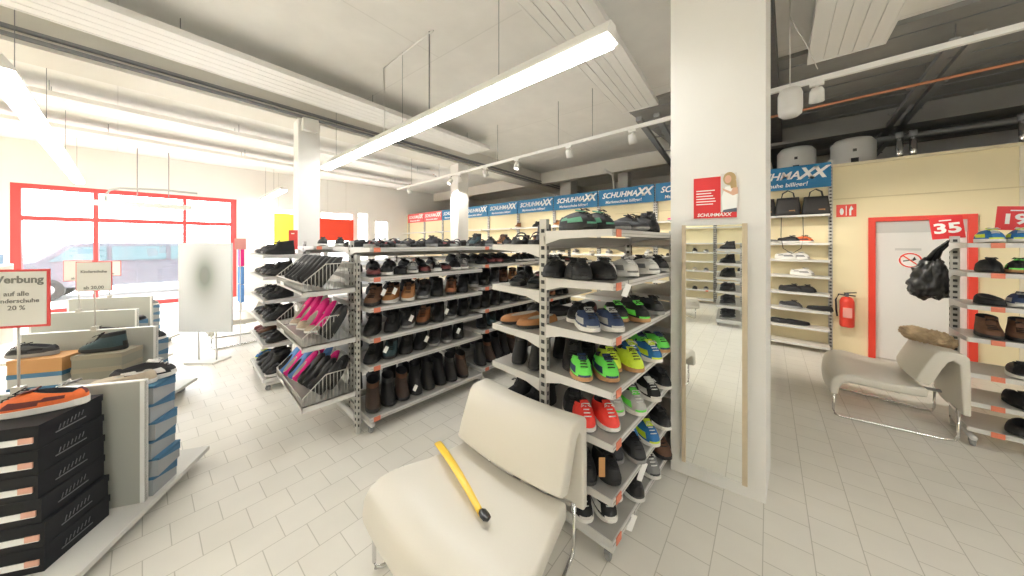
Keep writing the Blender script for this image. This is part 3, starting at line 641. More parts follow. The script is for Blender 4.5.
# rack N, left side
g = 'shoes on the window side of the rack by the mirror'
rows = {1.59: ('sand_black', 4, -52), 1.32: ('sand_black', 4, -60), 1.054: ('loaf_tan', 4, -120), .80: ('wboot_black', 4, -60), .53: ('boot_black', 3, -110)}
nm = {1.59: 'top shelf', 1.32: 'shelf below the top', 1.054: 'third shelf down', .80: 'fourth shelf down', .53: 'fifth shelf down'}
for z, (key, n, ang) in rows.items():
    for k in range(n):
        kk = key if k < 2 or z == .80 else random.choice(['snk_black', 'loaf_black', 'boot_black', 'loaf_brown'])
        S_(kk, -1.40 + .145 * (k % 2), 1.59 + .27 * (k // 2), z, ang, ORD[k] + ' from the cream chair, ' + nm[z], g, k < 2, s=.82 if kk[:3] == 'wbo' else 1)


# ------------------------------------------------------------------ rack L right side
g = 'boots and shoes on the long boot rack'
pal = {1.56: (['sand_char', 'sand_black', 'sand_char', 'sand_black', 'snk_char', 'sand_black'], -50, .15), 1.31: (['loaf_brown', 'snk_black', 'loaf_black', 'snk_grey', 'loaf_brown', 'snk_bw'], -25, .125),
       1.055: (['boot_brown', 'boot_tan', 'boot_tan', 'boot_char', 'boot_black', 'boot_rust', 'boot_black', 'boot_char'], -40, .165), .80: (['boot_black', 'boot_black', 'boot_char', 'boot_rust', 'boot_black', 'boot_char', 'boot_black'], -40, .167),
       .565: (['boot_black', 'boot_teal', 'boot_black', 'boot_black', 'boot_char', 'boot_grey' if 0 else 'boot_char', 'boot_black'], -38, .155), .14: (['wboot_brown', 'wboot_black', 'wboot_brown', 'hboot_black', 'hboot_black', 'hboot_black', 'wboot_black'], -18, .16)}
lvn = {1.56: 'top shelf', 1.31: 'second shelf down', 1.055: 'third shelf down', .80: 'fourth shelf down', .565: 'fifth shelf down', .14: 'bottom shelf'}
for z, (keys, ang, sp) in pal.items():
    y = 1.17; i = 0; zb = z
    while y < 4.35:
        seg = int((y - 1.06) / 1.25); off = .045 if seg == 1 and z < 1.5 else 0
        lim = 1.06 + 1.25 * (seg + 1)
        if lim - y < (.115 if z > .2 else .085): y = lim + (.125 if z > .2 else .10); continue
        key = keys[i % len(keys)] if i < 8 else random.choice(keys)
        if i >= len(keys) and key == 'boot_tan' and random.random() < .5: key = 'boot_brown'
        xx = -2.77 + random.uniform(-.015, .01)
        if z == .14 and i < 6: xx = -2.79
        S_(key, xx, y, z + off, ang + random.uniform(-5, 5), ORD[i] + ' from the basket end, ' + lvn[z] + ' of boot rack', g, i < 9 and z not in (1.31,), s=1.05 if key[:3] in ('boo', 'wbo') and z < 1.5 else 1)
        i += 1; y += sp if z > .2 else .138
# second row behind on the top shelves (left side of L, visible over the top)
g = 'shoes on the inner row of the boot rack'
for k in range(14):
    S_(random.choice(['slip_black', 'snk_char', 'slip_black', 'loaf_brown', 'snk_green']), -3.28, 1.2 + k * .19, 1.56, -60, ORD[k] + ' from the basket end, window side top shelf', g)
for k in range(8):
    S_(random.choice(['boot_black', 'snk_pinky' if 0 else 'slip_pink', 'boot_teal', 'boot_tan', 'boot_black']), -2.95, 2.5 + k * .24, 1.56, -60, ORD[k] + ' of the upright row on top of the boot rack', g)
for z in (1.31, 1.055, .80, .565, .14):
    for k in range(12): S_(random.choice(['boot_black', 'boot_char', 'boot_char', 'snk_black2'] if z < 1.3 else ['snk_black2', 'snk_char']), -3.30, 1.2 + k * .18 + (.12 if k > 5 else 0), z + (.045 if k > 5 else 0), 172, ORD[k] + ' from the baskets, window side, ' + lvn[z], g)
# tags on boots
for k, (y, z) in enumerate(((1.30, 1.20), (1.46, .93), (1.85, .93), (1.62, .70), (2.0, .70), (1.50, .27), (1.22, .70), (1.2, 1.2))):
    tag_card(-2.62, y, z, 43, 'white price tag on a boot, ' + ORD[k] + ' counting from the tan boots', h=.06, tilt=25)

# ------------------------------------------------------------------ baskets contents
g = 'slippers in the wire baskets'
def lean(key, x, y, z, rz, tilt, label, s=1.0): place_shoe(key, (x, y, z + .14 * s * abs(sin(R(tilt)))), R(rz), label, CAT[key[:3]], g, True, ry=R(-tilt), s=s)
for k in range(7): lean('slip_pink', -3.50 + .095 * k, .86 - .03 * (k % 2), .83, 90 + 10 * (k % 3 - 1), 60, 'magenta plush slipper standing in the middle basket, ' + ORD[k] + ' from the window side', 1.06)
for k in range(4): lean('slip_beige', -3.30 + .115 * k, .78, .835, -70 + 25 * (k % 2), 8, 'beige fluffy slipper lying in the middle basket, ' + ORD[k] + ' from the window side')
for k in range(2): lean('slip_black', -2.86 + .10 * k, .88, .825, 90, 60, ('black slipper beside the magenta ones in the middle basket', 'black slipper in the middle basket corner at the upright')[k])
for k, key in enumerate(['slip_blue', 'slip_pink', 'slip_blue', 'slip_pink', 'slip_black', 'slip_black', 'slip_black', 'slip_black']):
    lean(key, -3.50 + .10 * k, .74 + .015 * k, .375, 95 - 3 * k, 55, DESC[key] + ' leaning in the lowest basket, ' + ORD[k] + ' from the window side')
for k in range(8): lean('slip_black' if k > 2 else 'slip_char', -3.50 + .10 * k, .78 + .01 * k, 1.24, 95 - 3 * k, 55, DESC['slip_black' if k > 2 else 'slip_char'] + ' leaning in the top basket, ' + ORD[k] + ' from the window side')
# back row in lowest / top baskets
for k in range(4): lean(['slip_pink', 'slip_blue', 'slip_pink', 'slip_black'][k], -3.4 + .18 * k, .92, .375, 90, 60, DESC[['slip_pink', 'slip_blue', 'slip_pink', 'slip_black'][k]] + ' in the back row of the lowest basket, ' + ORD[k])

# ------------------------------------------------------------------ end unit shoes (L2)
g = 'shoes on the end shelf unit'
en = dict(zip(L2E, ['bottom shelf', 'second shelf up', 'third shelf up', 'fourth shelf up', 'fifth shelf up', 'top shelf']))
for z in L2E:
    for k in range(6):
        keys = {L2E[0]: ['snk_blue', 'snk_black', 'boot_black', 'wboot_black', 'wboot_black', 'snk_black'], L2E[1]: ['loaf_brown', 'snk_burg' if 0 else 'loaf_brown', 'boot_brown', 'slip_black', 'slip_char', 'boot_black']}.get(z, ['slip_char', 'slip_black', 'snk_black2', 'snk_char', 'snk_black2', 'boot_black'])
        S_(keys[k], -5.02 + k * .145, .76, z, -75 + random.uniform(-8, 8), ORD[k] + ' from the windows, ' + en[z] + ' of end unit', g)
# on the rack behind (L2 top)
for k in range(6): S_(random.choice(['snk_white', 'slip_black', 'snk_black']), -4.5, 1.25 + k * .2, 1.56, -20, ORD[k] + ' along the rack top behind end unit', 'shoes on top of the window side rack')
# price placards on L2
def placard(name, x, y, z, w, h, rot, txt, label, small=None, pole=0, thick=.006, tilt=0, mt=None):
    e = empty(name, (x, y, z), R(rot)); e.rotation_euler = (R(tilt) if 0 else 0, R(tilt), R(rot)); tag(e, label, 'price sign')
    m = MB(); m.box(-w / 2, w / 2, -thick / 2, thick / 2, 0, h, mt or REDS); build(m, 'sign_board', e)
    if txt:
        o = link('price_numeral', text_mesh(txt, h * .62, PRWHITE, 0, .001, h * .02), e); o.location = (0, -thick / 2 - .001, h * .45); o.rotation_euler = (R(90), 0, 0); o.scale = (1.35, 1, 1) if txt == '35' else (1.1, .95, 1); o.location.x = 0 if txt == '35' else -.025
    if small:
        m = MB(); m.box(-w * .22, w * .15, -thick / 2 - .002, -thick / 2, h * .80, h * .85, PRWHITE); build(m, 'small_print', e)
    if pole: m = MB(); m.box(-.004, .004, -.004, .004, -pole, 0, WHITE); build(m, 'holder', e)
placard('price_sign', .985, 4.71, 1.64, .19, .20, 12, '35', 'red price sign reading 35 above the second shoe rack', True, tilt=-6)
placard('price_sign', 1.27, 4.52, 1.70, .22, .19, 8, '19', 'red price sign reading 19 above the blue sandals', True, pole=.09, tilt=4)
placard('price_sign', -4.62, .95, 1.52, .12, .24, 35, None, 'small dark red price sign on the end shelf unit top', True, pole=.02)
placard('price_sign', -6.35, .62, 1.50, .20, .17, 35, None, 'faded red sign card close to the windows', None, pole=1.50, mt=mat('faded_red', (.50, .20, .18), .6))

# ------------------------------------------------------------------ rack R shoes
g = 'shoes on the rack beside the second chair'
rn = dict(zip(RV, ['bottom', 'second', 'third', 'fourth', 'fifth', 'sixth', 'top']))
for z in RV:
    keys = {1.60: ['snk_blue', 'snk_blue', 'slip_blue'], 1.37: ['snk_black2', 'snk_bgreen', 'snk_bgreen'], 1.115: ['loaf_black', 'snk_navy', 'snk_black2'], .86: ['boot_brown', 'boot_brown', 'boot_black'], .585: ['boot_black', 'snk_black', 'snk_black2'], .36: ['loaf_black', 'snk_black2', 'snk_bw'], .16: ['loaf_black', 'loaf_black', 'snk_black']}[z]
    for k in range(4):
        key = keys[min(k, 2)]
        if z in (.36, .16, .585) and k == 0: continue
        S_(key, 1.10 + k * .135, 4.36, z, -90 + random.uniform(-22, 22), ORD[k] + ' from the upright, ' + rn[z] + ' shelf by the second chair', g, True)
m = MB(); 
# ------------------------------------------------------------------ chairs
def make_chair(x, y, rot, label):
    """local: +x is where the sitter faces; rear panel at x=0, width along y"""
    e = empty('lounge_chair', (x, y, 0), R(rot)); tag(e, label, 'chair', 'cream lounge chairs')
    W = .35; T = Matrix(((1, 0, 0, 0), (0, 0, -1, 0), (0, 1, 0, 0), (0, 0, 0, 1)))
    def slab(pts, w0, w1, name, bev, bulge=0):
        n = 9; m = MB(); K = len(pts); rings = []
        for k in range(n):
            yy = w0 + (w1 - w0) * k / (n - 1); q = 1 - (2 * k / (n - 1) - 1) ** 2
            rings.append([(px - bulge * (1 - q), yy * (1 + .36 * max(0, px - .2) / .54 * (name == 'seat')), pz) for px, pz in pts])
        m.rings(rings, LEATHER, smooth=True); return build(m, name, e, bev, 4)
    seat = []
    top = [(.17, .405), (.30, .400), (.42, .405), (.52, .418), (.60, .425), (.66, .415), (.71, .385), (.735, .34), (.742, .28), (.742, .225)]
    bot = [(.685, .215), (.68, .28), (.66, .325), (.61, .345), (.5, .335), (.35, .325), (.17, .325)]
    slab(top + bot, -W, W, 'seat', .022, .035)
    back = [(.205, .44), (.235, .46), (.205, .54), (.165, .64), (.14, .695), (.11, .725), (.07, .73), (-.005, .725), (-.03, .70), (-.035, .5), (-.035, .25), (.005, .25), (.012, .5), (.018, .64), (.045, .665), (.07, .645), (.10, .58), (.14, .47), (.165, .43)]
    slab(back, -W, W, 'backrest', .010, .03)
    for s in (-1, 1):
        a, b = s * .40, s * .30; m = MB()
        m.tube([(.680, a, .25), (.68, a, .06), (.672, a, .025), (.64, a * .985, .010), (.06, b * 1.02, .010), (.0, b, .02), (-.015, b, .06), (-.018, b, .27)], .0095, CHROME, 10); build(m, 'sled_leg', e)
    m = MB()
    for xx in (.28, .55): m.box(xx, xx + .03, -W + .03, W - .03, .31, .33, GALV)
    m.box(.0, .6, -.02, .02, .30, .315, GALV); m.box(-.015, .0, -.29, .29, .255, .275, CHROME); build(m, 'under_frame', e)
    return e
make_chair(-1.14, 1.335, -87, 'big cream leatherette lounge chair holding the yellow shoehorn')
make_chair(.912, 4.52, 180, 'cream leatherette lounge chair before the white door, fur draped on it')
make_chair(-6.78, .98, -90, 'cream lounge chair half hidden behind the blurry poster stand')
make_chair(-1.6, -3.2, 60, 'cream lounge chair standing before the rear wall shelves')

# shoehorn
e = empty('shoehorn', (-1.50, .995, .405)); tag(e, 'long yellow plastic shoehorn with black tip lying on the big cream chair', 'shoehorn')
A = Vector((-.05, .03, .022)); B = Vector((.50, -.115, .040)); d = (B - A).normalized(); sd = Vector((0, 0, 1)).cross(d).normalized(); up = d.cross(sd)
m = MB(); rs = []
for k in range(17):
    t = k / 16; p = A.lerp(B, t) + up * (.018 * sin(pi * t) - .012 * t); w = .014 + .008 * (1 - t) ** 2 + .004 * sin(pi * t); h = .009
    rs.append([p + sd * w * cos(q) + up * h * (sin(q)) for q in [2 * pi * j / 12 for j in range(12)]])
m.rings(rs, YHORN); build(m, 'blade', e)
m = MB(); rs = []
for k, (t, w) in enumerate(((0, .012), (.006, .019), (.03, .022), (.052, .019), (.058, .008))):
    p = B + d * (t - .012) - up * .006 + sd * .006; rs.append([p + sd * w * cos(q) + up * .007 * sin(q) for q in [2 * pi * j / 12 for j in range(12)]])
m.rings(rs, BLACKP); build(m, 'tip', e)

# fur on chair 2
m = MB(); rs = []; pts = [(.69, 4.62), (.73, 4.59), (.78, 4.55), (.83, 4.50), (.88, 4.44), (.915, 4.38), (.935, 4.33)]
for k, (x, y) in enumerate(pts):
    r = (.02, .07, .085, .075, .085, .08, .02)[k]
    d = Vector((.35, -.30, 0)).normalized(); n = Vector((-d.y, d.x, 0))
    rs.append([Vector((x, y, (.785 - .004 * k))) + n * r * 1.0 * cos(q) * (1 + .16 * random.uniform(-1, 1)) + Vector((0, 0, 1)) * (.055 + .015 * random.random()) * sin(q) * (r / .08) for q in [2 * pi * j / 18 for j in range(18)]])
m.rings(rs, FUR); o = build(m, 'fur_collar'); tag(o, 'beige and brown fur piece draped over the second chair back', 'fur')
s_ = o.modifiers.new('sub', 'SUBSURF'); s_.levels = 2; s_.render_levels = 3
tx = bpy.data.textures.new('furtex', 'CLOUDS'); tx.noise_scale = .025
dm = o.modifiers.new('disp', 'DISPLACE'); dm.texture = tx; dm.strength = .055; dm.texture_coords = 'LOCAL'

# plastic bag on rack R
e = empty('plastic_bag', (.885, 4.78, 1.08)); tag(e, 'crumpled black plastic bag hanging from the rack upright', 'bag')
m = MB(); rs = []; nn = 28
for k, (z, rx_, ry_) in enumerate(((0, .03, .03), (.015, .11, .07), (.08, .135, .09), (.18, .13, .085), (.27, .10, .06), (.34, .065, .035), (.39, .035, .02))):
    rs.append([(rx_ * cos(q) * (1 + .10 * sin(5 * q + k) + .05 * random.uniform(-1, 1)) + (.03 * z / .4), ry_ * sin(q) * (1 + .12 * sin(7 * q + 2 * k)) + .0, z + .012 * sin(3 * q + k)) for q in [2 * pi * j / nn for j in range(nn)]])
m.rings(rs, BLACKP); o = build(m, 'bag_body', e)
s_ = o.modifiers.new('sub', 'SUBSURF'); s_.levels = 1; s_.render_levels = 2
tx2 = bpy.data.textures.new('bagtex', 'CLOUDS'); tx2.noise_scale = .045
dm = o.modifiers.new('disp', 'DISPLACE'); dm.texture = tx2; dm.strength = .075; dm.texture_coords = 'LOCAL'
for s in (-1, 1): m = MB(); m.tube([(.02 + s * .02, 0, .36), (.05 + s * .015, -.03, .45), (.10 + s * .01, -.115, .54)], [.024, .014, .009], BLACKP, 8); build(m, 'handle', e)

# ------------------------------------------------------------------ wall shelves with banners
def wall_module(x1, n_shoes, label, y=YB, L=1.25, levels=(.1, .352, .604, .857, 1.11, 1.35, 1.60, 2.02), d=.31, flip=False, mt=None):
    e = empty('shoe_shelf', (x1 - L / 2, y, 0), pi if flip else 0); tag(e, label, 'wall shelf', 'wall shelves full of shoes'); pm = post_mesh(2.83, .045)
    for s in (-1, 1): p = link('upright', pm, e); p.location = (s * (L / 2 - .02), -.018, 0)
    for z in levels: shelf_part(e, -L / 2 + .04, L / 2 - .04, -d, -.035, z, 'y-', labels=1 if z == .352 else 0, mt=mat('wall_shelf_white', (.72, .70, .65), .5), thick=.03)
    return e
def banner(x1, label, col=BLUE, L=1.22, z0=2.44, z1=2.80, y=YB - .05):
    e = empty('shop_banner', (x1 - L / 2, y, z0)); tag(e, label, 'banner', 'printed banners above the wall shelves'); h = z1 - z0
    m = MB(); m.box(-L / 2, L / 2, -.012, .012, 0, h, col); build(m, 'banner_board', e)
    a = text_mesh('SCHUHMA', .165, PRWHITE, .3, .001, .004, 'LEFT'); o = link('brand_lettering', a, e); o.location = (-L / 2 + .09, -.014, h * .60); o.rotation_euler = (R(90), 0, 0)
    wA = max(v.co.x for v in a.vertices)
    b = text_mesh('XX', .235, PRWHITE, .3, .001, .009, 'LEFT', .70); o = link('brand_lettering', b, e); o.location = (-L / 2 + .09 + wA - .02, -.014, h * .62); o.rotation_euler = (R(90), 0, 0)
    c = text_mesh('Markenschuhe billiger!', .088, PRWHITE, .15, .001, .0015, 'LEFT'); o = link('slogan_lettering', c, e); o.location = (-L / 2 + .17, -.014, h * .20); o.rotation_euler = (R(90), 0, 0)
nb = ['right beside the yellow wall door area', 'behind the mirror column', 'above rack end, ending behind the mirror column', 'over the rack, second from the mirror column', 'over the rack, third from the mirror column', 'fourth from the mirror column', 'just past the rack upright, beside the bigger ones', 'middle one of the far blue banners', 'last far blue banner next to the red banner', 'red, next to the far blue banners', 'red, last one toward the windows']
PX = [.36 - 1.25 * k for k in range(10)]
for k, x in enumerate(PX):
    wall_module(x, 0, 'wall shelf unit, ' + ORD[k] + ' counting from the white door toward the windows')
    col = 'red' if k in (8, 9) else 'blue'
    banner(x - .015, '%s shop banner with white lettering, %s counting from the white door' % (col, ORD[k]), mat('red_banner', (.78, .12, .12), .5) if k in (8, 9) else BLUE)
g = 'shoes on the wall shelves near the fire extinguisher'
for (key, x, z, ang, w) in (('snk_black', -.12, 1.60, -20, 'on the shelf under the bags'), ('snk_orange', .02, 1.60, -20, 'on the shelf under the bags'), ('loaf_grey', -.38, 1.60, -20, 'on the shelf under the bags'),
        ('snk_white', -.15, 1.35, -20, 'pair alone on its wall shelf, window-side shoe'), ('snk_white', -.02, 1.35, -20, 'pair alone on its wall shelf, door-side shoe'), ('snk_white', .03, 1.11, -25, 'alone on the shelf above black pair'),
        ('snk_black2', -.10, .857, -15, 'window-side one on the middle wall shelf'), ('snk_black2', .05, .857, -15, 'door-side one on the middle wall shelf'), ('snk_char', -.10, .604, -20, 'below the all-black pair'), ('loaf_black', .22, .604, 170, 'next to charcoal sneaker'),
        ('loaf_black', -.2, .352, 10, 'window-side one on the low wall shelf'), ('loaf_black', -.02, .352, 10, 'door-side one on the low wall shelf')):
    S_(key, x, YB - .16, z, ang, w, g, True)
# far wall shelf shoes (seen between and above the racks)
g = 'shoes on the far wall shelves'; wl = {.604: 'knee height shelf', .857: 'hip height shelf', 1.11: 'waist height shelf', 1.35: 'chest height shelf', 1.60: 'eye height shelf', 2.02: 'high shelf'}
for z in (1.11, 1.35, 1.60, 2.02):
    for k in range(10 if z < 2 else 7):
        key = random.choice(['loaf_grey', 'snk_white', 'snk_grey', 'slip_beige', 'loaf_black', 'snk_black', 'slip_pink'] if z < 2 else ['boot_tan', 'boot_black', 'slip_pink', 'snk_white', 'boot_brown'])
        S_(key, -1.8 - k * (.42 if z < 2 else .66), YB - .17, z, -90 + random.uniform(-15, 15), ORD[k] + ' from mirror column on the far wall ' + wl[z], g)
# handbags
BAGM = sm('bag_black', (.03, .028, .027), .5)
def handbag(x, y, z, rot, label, w=.31, h=.28, d=.13):
    e = empty('handbag', (x, y, z + .002), R(rot)); tag(e, label, 'handbag', 'black handbags on the high wall shelf')
    m = MB(); rs = []
    for k, t in enumerate((0, .04, .3, .6, .85, 1)):
        ww = w / 2 * (1.0 - .14 * t + .02 * sin(5 * t)); dd = d / 2 * (1 - .55 * t); rs.append([(ww * (abs(cos(q)) ** .4) * (1 if cos(q) > 0 else -1) * (.9 if k == 0 else 1), dd * (abs(sin(q)) ** .5) * (1 if sin(q) > 0 else -1) * (.85 if k == 0 else 1), h * t) for q in [2 * pi * (j + .5) / 20 for j in range(20)]])
    m.rings(rs, BAGM); build(m, 'bag_body', e)
    for s in (-1, 1): m = MB(); m.tube([(-w * .25, s * .02, h * .95), (-w * .2, s * .02, h + .07), (0, s * .02, h + .11), (w * .2, s * .02, h + .07), (w * .25, s * .02, h * .95)], .007, BAGM, 6); build(m, 'handle', e)
    m = MB(); m.box(.02, .09, -d * .43, -d * .36, h * .14, h * .3, mat('bag_patch', (.45, .22, .08), .6)); build(m, 'patch', e)
handbag(-.42, YB - .16, 2.02, 8, 'black handbag partly hidden by the mirror column, high wall shelf')
handbag(-.13, YB - .16, 2.02, -6, 'black handbag in the middle of the high wall shelf')
handbag(.18, YB - .16, 2.02, 10, 'black handbag at the door end of the high wall shelf', .31, .27)
pipe_thing('cable_loop', [(-.09 + .11 * cos(t) , YB - .33, 1.62 + .30 * sin(t) * 1.0 + .02) for t in [pi + pi * k / 14 for k in range(15)]][:0] + [(-.2, YB - .325, 1.99), (-.205, YB - .33, 1.7), (-.18, YB - .34, 1.52), (-.08, YB - .345, 1.44), (.02, YB - .34, 1.52), (.045, YB - .33, 1.7), (.04, YB - .325, 1.99)], .004, LACE_K, 'thin black cable loop hanging from the high wall shelf', 'cable')

# fire extinguisher and signs on the yellow wall
e = empty('fire_extinguisher', (.50, YB - .10, .40)); tag(e, 'red fire extinguisher hanging on the yellow wall beside the door', 'fire extinguisher')
m = MB(); m.lathe([(0, 0), (.065, 0), (.075, .02), (.075, .36), (.06, .41), (.03, .43), (0, .43)], RED, 24); m.box(-.045, .045, -.0765, -.06, .14, .28, mat('extinguisher_label', (.80, .35, .30), .5)); build(m, 'cylinder', e)
m = MB(); m.tube([(0, 0, .42), (0, 0, .48)], .02, GALV); m.tube([(-.03, -.01, .48), (.09, -.03, .50)], .008, BLACKP); m.tube([(-.03, -.01, .46), (.08, -.03, .45)], .008, BLACKP); build(m, 'valve', e)
m = MB(); m.tube([(-.02, 0, .45), (-.08, 0, .46), (-.11, 0, .38), (-.105, 0, .22), (-.095, 0, .14)], .01, BLACKP); build(m, 'hose', e)
m = MB(); m.box(-.04, .04, .065, .1, .1, .4, GALV); build(m, 'wall_bracket', e)
e = empty('extinguisher_sign', (.50, YB, 1.98)); tag(e, 'small red fire equipment sign on the yellow wall', 'sign')
m = MB(); m.box(-.10, .10, -.006, 0, 0, .18, RED); build(m, 'sign_board', e)
m = MB(); m.prism(ell(-.045, .08, .02, .05), .007, .008, PRWHITE, M0); m.prism([(.03, .02), (.05, .02), (.05, .09), (.07, .11), (.05, .16), (.03, .11)], .007, .008, PRWHITE, M0); m.box(-.004, .004, -.008, -.006, .02, .16, PRWHITE); build(m, 'pictogram', e)
e = empty('prohibition_sign', (1.08, YB + .01, 1.37)); tag(e, 'round no open flame sign on the white door', 'sign')
m = MB(); m.prism(ell(0, 0, .105, .105, 28), 0, .004, PRWHITE, M0); build(m, 'sign_board', e)
m = MB(); m.tube([(.09 * cos(2 * pi * k / 28), -.006, .09 * sin(2 * pi * k / 28)) for k in range(28)], .009, RED, 6, closed=True); m.tube([(-.062, -.006, .062), (.062, -.006, -.062)], .008, RED, 6); build(m, 'red_ring', e)
m = MB(); m.prism([(-.06, -.02), (.02, .0), (.02, .012), (-.06, -.005)], .0045, .0055, DARK, M0); m.prism([(.02, -.01), (.05, .01), (.035, .05), (.02, .02)], .0045, .0055, DARK, M0); build(m, 'flame_pictogram', e)
m = MB(); m.box(.95, 1.17, YB + .002, YB + .01, 1.50, 1.53, mat('door_note', (.62, .62, .60), .6)); tag(build(m, 'door_plate'), 'narrow grey plate above the round sign on the door', 'plate')

# ------------------------------------------------------------------ display tables on the window side
TQ = R(60.3)
def table(cx, cy, label, tl=.92):
    e = empty('display_table', (cx, cy, 0), TQ); tag(e, label, 'display table', 'grey display tables in a row')
    m = MB(); m.prism([(-.72, .50), (-.62, .50 if 0 else .50), (.50, .50), (.50, -.42), (.44, -.50), (-.72, -.50)], .07, .10, LAM); build(m, 'plinth', e, .003)
    m = MB(); m.box(-tl / 2, tl / 2, -.012, .012, .10, .80, LAMD); m.box(tl / 2 - .02, tl / 2, -.014, .014, .10, .80, LAME); m.box(-tl / 2, -tl / 2 + .02, -.014, .014, .10, .80, LAME); m.box(-tl / 2, tl / 2, -.014, .014, .80, .806, LAME); build(m, 'divider_panel', e)
    for (a, b) in ((-.6, .4), (.4, .4), (.4, -.4), (-.6, -.4)): m = MB(); m.box(a - .03, a + .03, b - .03, b + .03, 0, .07, GALV); build(m, 'foot', e)
    return e
# local frame: x = Q (towards the panel's right end), y = P' (away from camera)
TC = [(-3.01, -.54), (-4.73, -.56), (-6.07, -.76), (-7.35, -.70)]
TL = ['grey display table with black and blue shoeboxes, the one at the front', 'grey display table behind the first, brown ankle shoe beside it', 'grey display table third in the row to the windows', 'grey display table last in the row before the windows']
TABLES = [table(x, y, l) for (x, y), l in zip(TC, TL)]
def tloc(i, q, p, z):
    cx, cy = TC[i]; return (cx + q * cos(TQ) - p * sin(TQ), cy + q * sin(TQ) + p * cos(TQ), z)
def shoebox(i, q, p, z, w, l, h, kind, label, rot=0):
    e = empty('shoebox', tloc(i, q, p, z + .001), TQ + R(rot)); tag(e, label, 'shoebox', 'shoeboxes on the display tables')
    body, lid = {'black': (CARD, CARD), 'blue': (CARD_G, BLUE2), 'orange': (CARD_O, CARD_O), 'white': (CARD_W, BLUE2), 'grey': (mat('olive_card', (.20, .19, .15), .6), mat('olive_lid', (.25, .22, .16), .6))}[kind]
    m = MB(); m.box(-w / 2 + .003, w / 2 - .003, -l / 2 + .003, l / 2 - .003, 0, h - .001, body); build(m, 'box_body', e)
    m = MB(); m.box(-w / 2, w / 2, -l / 2, l / 2, h - (.035 if kind != 'blue' else .012), h, lid); build(m, 'lid', e)
    m = MB()
    if kind == 'black':
        m.box(w / 2 - .16, w / 2 - .02, -l / 2 - .0012, -l / 2 + .003, .032, .058, PRWHITE); m.box(w / 2 - .065, w / 2 - .018, -l / 2 - .0018, -l / 2 + .003, .035, .060, mat('label_salmon', (.75, .42, .32), .6)); m.box(w / 2 - .21, w / 2 - .17, -l / 2 - .0012, -l / 2 + .003, .075, .085, SIGNW)
        build(m, 'size_label', e)
        m = MB(); grey = mat('box_print_grey', (.16, .16, .17), .6)
        for k in range(7): m.tube([(w / 2 + .001, -.07 + k * .018, .045 + .002 * k), (w / 2 + .001, -.062 + k * .018, .068 + .002 * k)], .0018, grey, 4)
        m.box(w / 2, w / 2 + .0015, -.085, .06, .036, .041, grey); build(m, 'side_print', e)
    elif kind == 'blue':
        m.prism([(-l / 2 + .004, h - .014), (l / 2 - .004, h - .014), (l / 2 - .004, h - .055)], w / 2 - .003, w / 2 + .001, BLUE2, Matrix(((0, 0, 1, 0), (1, 0, 0, 0), (0, 1, 0, 0), (0, 0, 0, 1)))); build(m, 'side_print', e)
    return e
# table 1 front: six black boxes, nudged
for k in range(6): shoebox(0, .225 + (.012 if k < 2 else 0) - .003 * k, -.215, .10 + .1115 * k, .215, .31, .111, 'black', 'black shoebox with white label, %s from the bottom of the front stack' % ORD[k], (k % 3) - 1)
# table 1 back: blue boxes
bq = [0, 0, .0, 0, 0, 0]
for k in range(6): shoebox(0, .29 + (.02, .035, .012, .02, .008, .012)[k], .125, .10 + .108 * k, .33, .19, .107, 'blue', 'grey and blue shoebox, %s from the bottom of stack behind the panel' % ORD[k], (k % 2) * 3 - 1)
for k in range(5): shoebox(0, -.06, .125, .10 + .108 * k, .32, .19, .107, 'white', 'white shoebox %s from the bottom, middle stack behind the front panel' % ORD[k])
shoebox(0, -.06, .135, .64, .34, .22, .05, 'orange', 'flat orange shoebox on the middle stack behind the front panel', 4)
for k in range(5): shoebox(0, -.34, .125, .10 + .108 * k, .2, .19, .107, 'white', 'white shoebox %s from the bottom, window-side stack at first table' % ORD[k])
gt = 'display shoes on the shoebox stacks'
def tshoe(key, i, q, p, z, ang, label, parts=True, s=1.0): S = place_shoe(key, tloc(i, q, p, z), TQ + R(ang), DESC[key] + ' ' + label, CAT[key[:3]], gt, parts, s=s)
tshoe('snk_orange', 0, .19, -.19, .769, 197, 'on the black shoebox stack')
tshoe('snk_white', 0, .10, .12, .691, 190, 'on the orange box behind the front panel')
tshoe('slip_beige', 0, .30, .08, .749, 190, 'on the blue shoeboxes')
tshoe('snk_bw', 0, .34, .17, .749, 15, 'patterned, at the end of the blue stack')
tshoe('snk_char', 0, -.34, .12, .641, 20, 'on white boxes by the sale placard')
# tables 2..4
for i in (1, 2, 3):
    n1 = (5, 4, 4)[i - 1]; w = ['second', 'third', 'fourth'][i - 1]
    for c, (q, kd) in enumerate(((.25, 'grey'), (-.12, 'orange' if i == 1 else 'black'))):
        for k in range(n1 - (c and 0)): shoebox(i, q, -.19, .10 + .111 * k, .32, .22, .11, kd if k == n1 - 1 or c == 0 else 'white', '%s shoebox %s from the bottom, %s stack, %s table' % (kd if k == n1 - 1 or c == 0 else 'white', ORD[k], ('aisle', 'inner')[c], w))
    for k in range(5): shoebox(i, .26, .125, .10 + .108 * k, .31, .19, .107, 'blue', 'grey and blue shoebox %s from the bottom behind the %s panel' % (ORD[k], w))
tshoe('boot_teal', 1, .22, -.19, .656, 188, 'on the second table stack')
tshoe('snk_char', 1, -.22, -.19, .656, 185, 'on the second table near the sale placard')
tshoe('snk_black', 1, .30, .12, .642, 10, 'behind the second panel'); tshoe('snk_black2', 2, .28, -.19, .545, 188, 'on the third table'); tshoe('loaf_black', 2, .30, .12, .642, 10, 'behind the third panel')
tshoe('snk_black', 3, .0, -.19, .545, 10, 'on the fourth table'); tshoe('snk_grey', 3, .30, .12, .642, 10, 'behind the last panel'); 

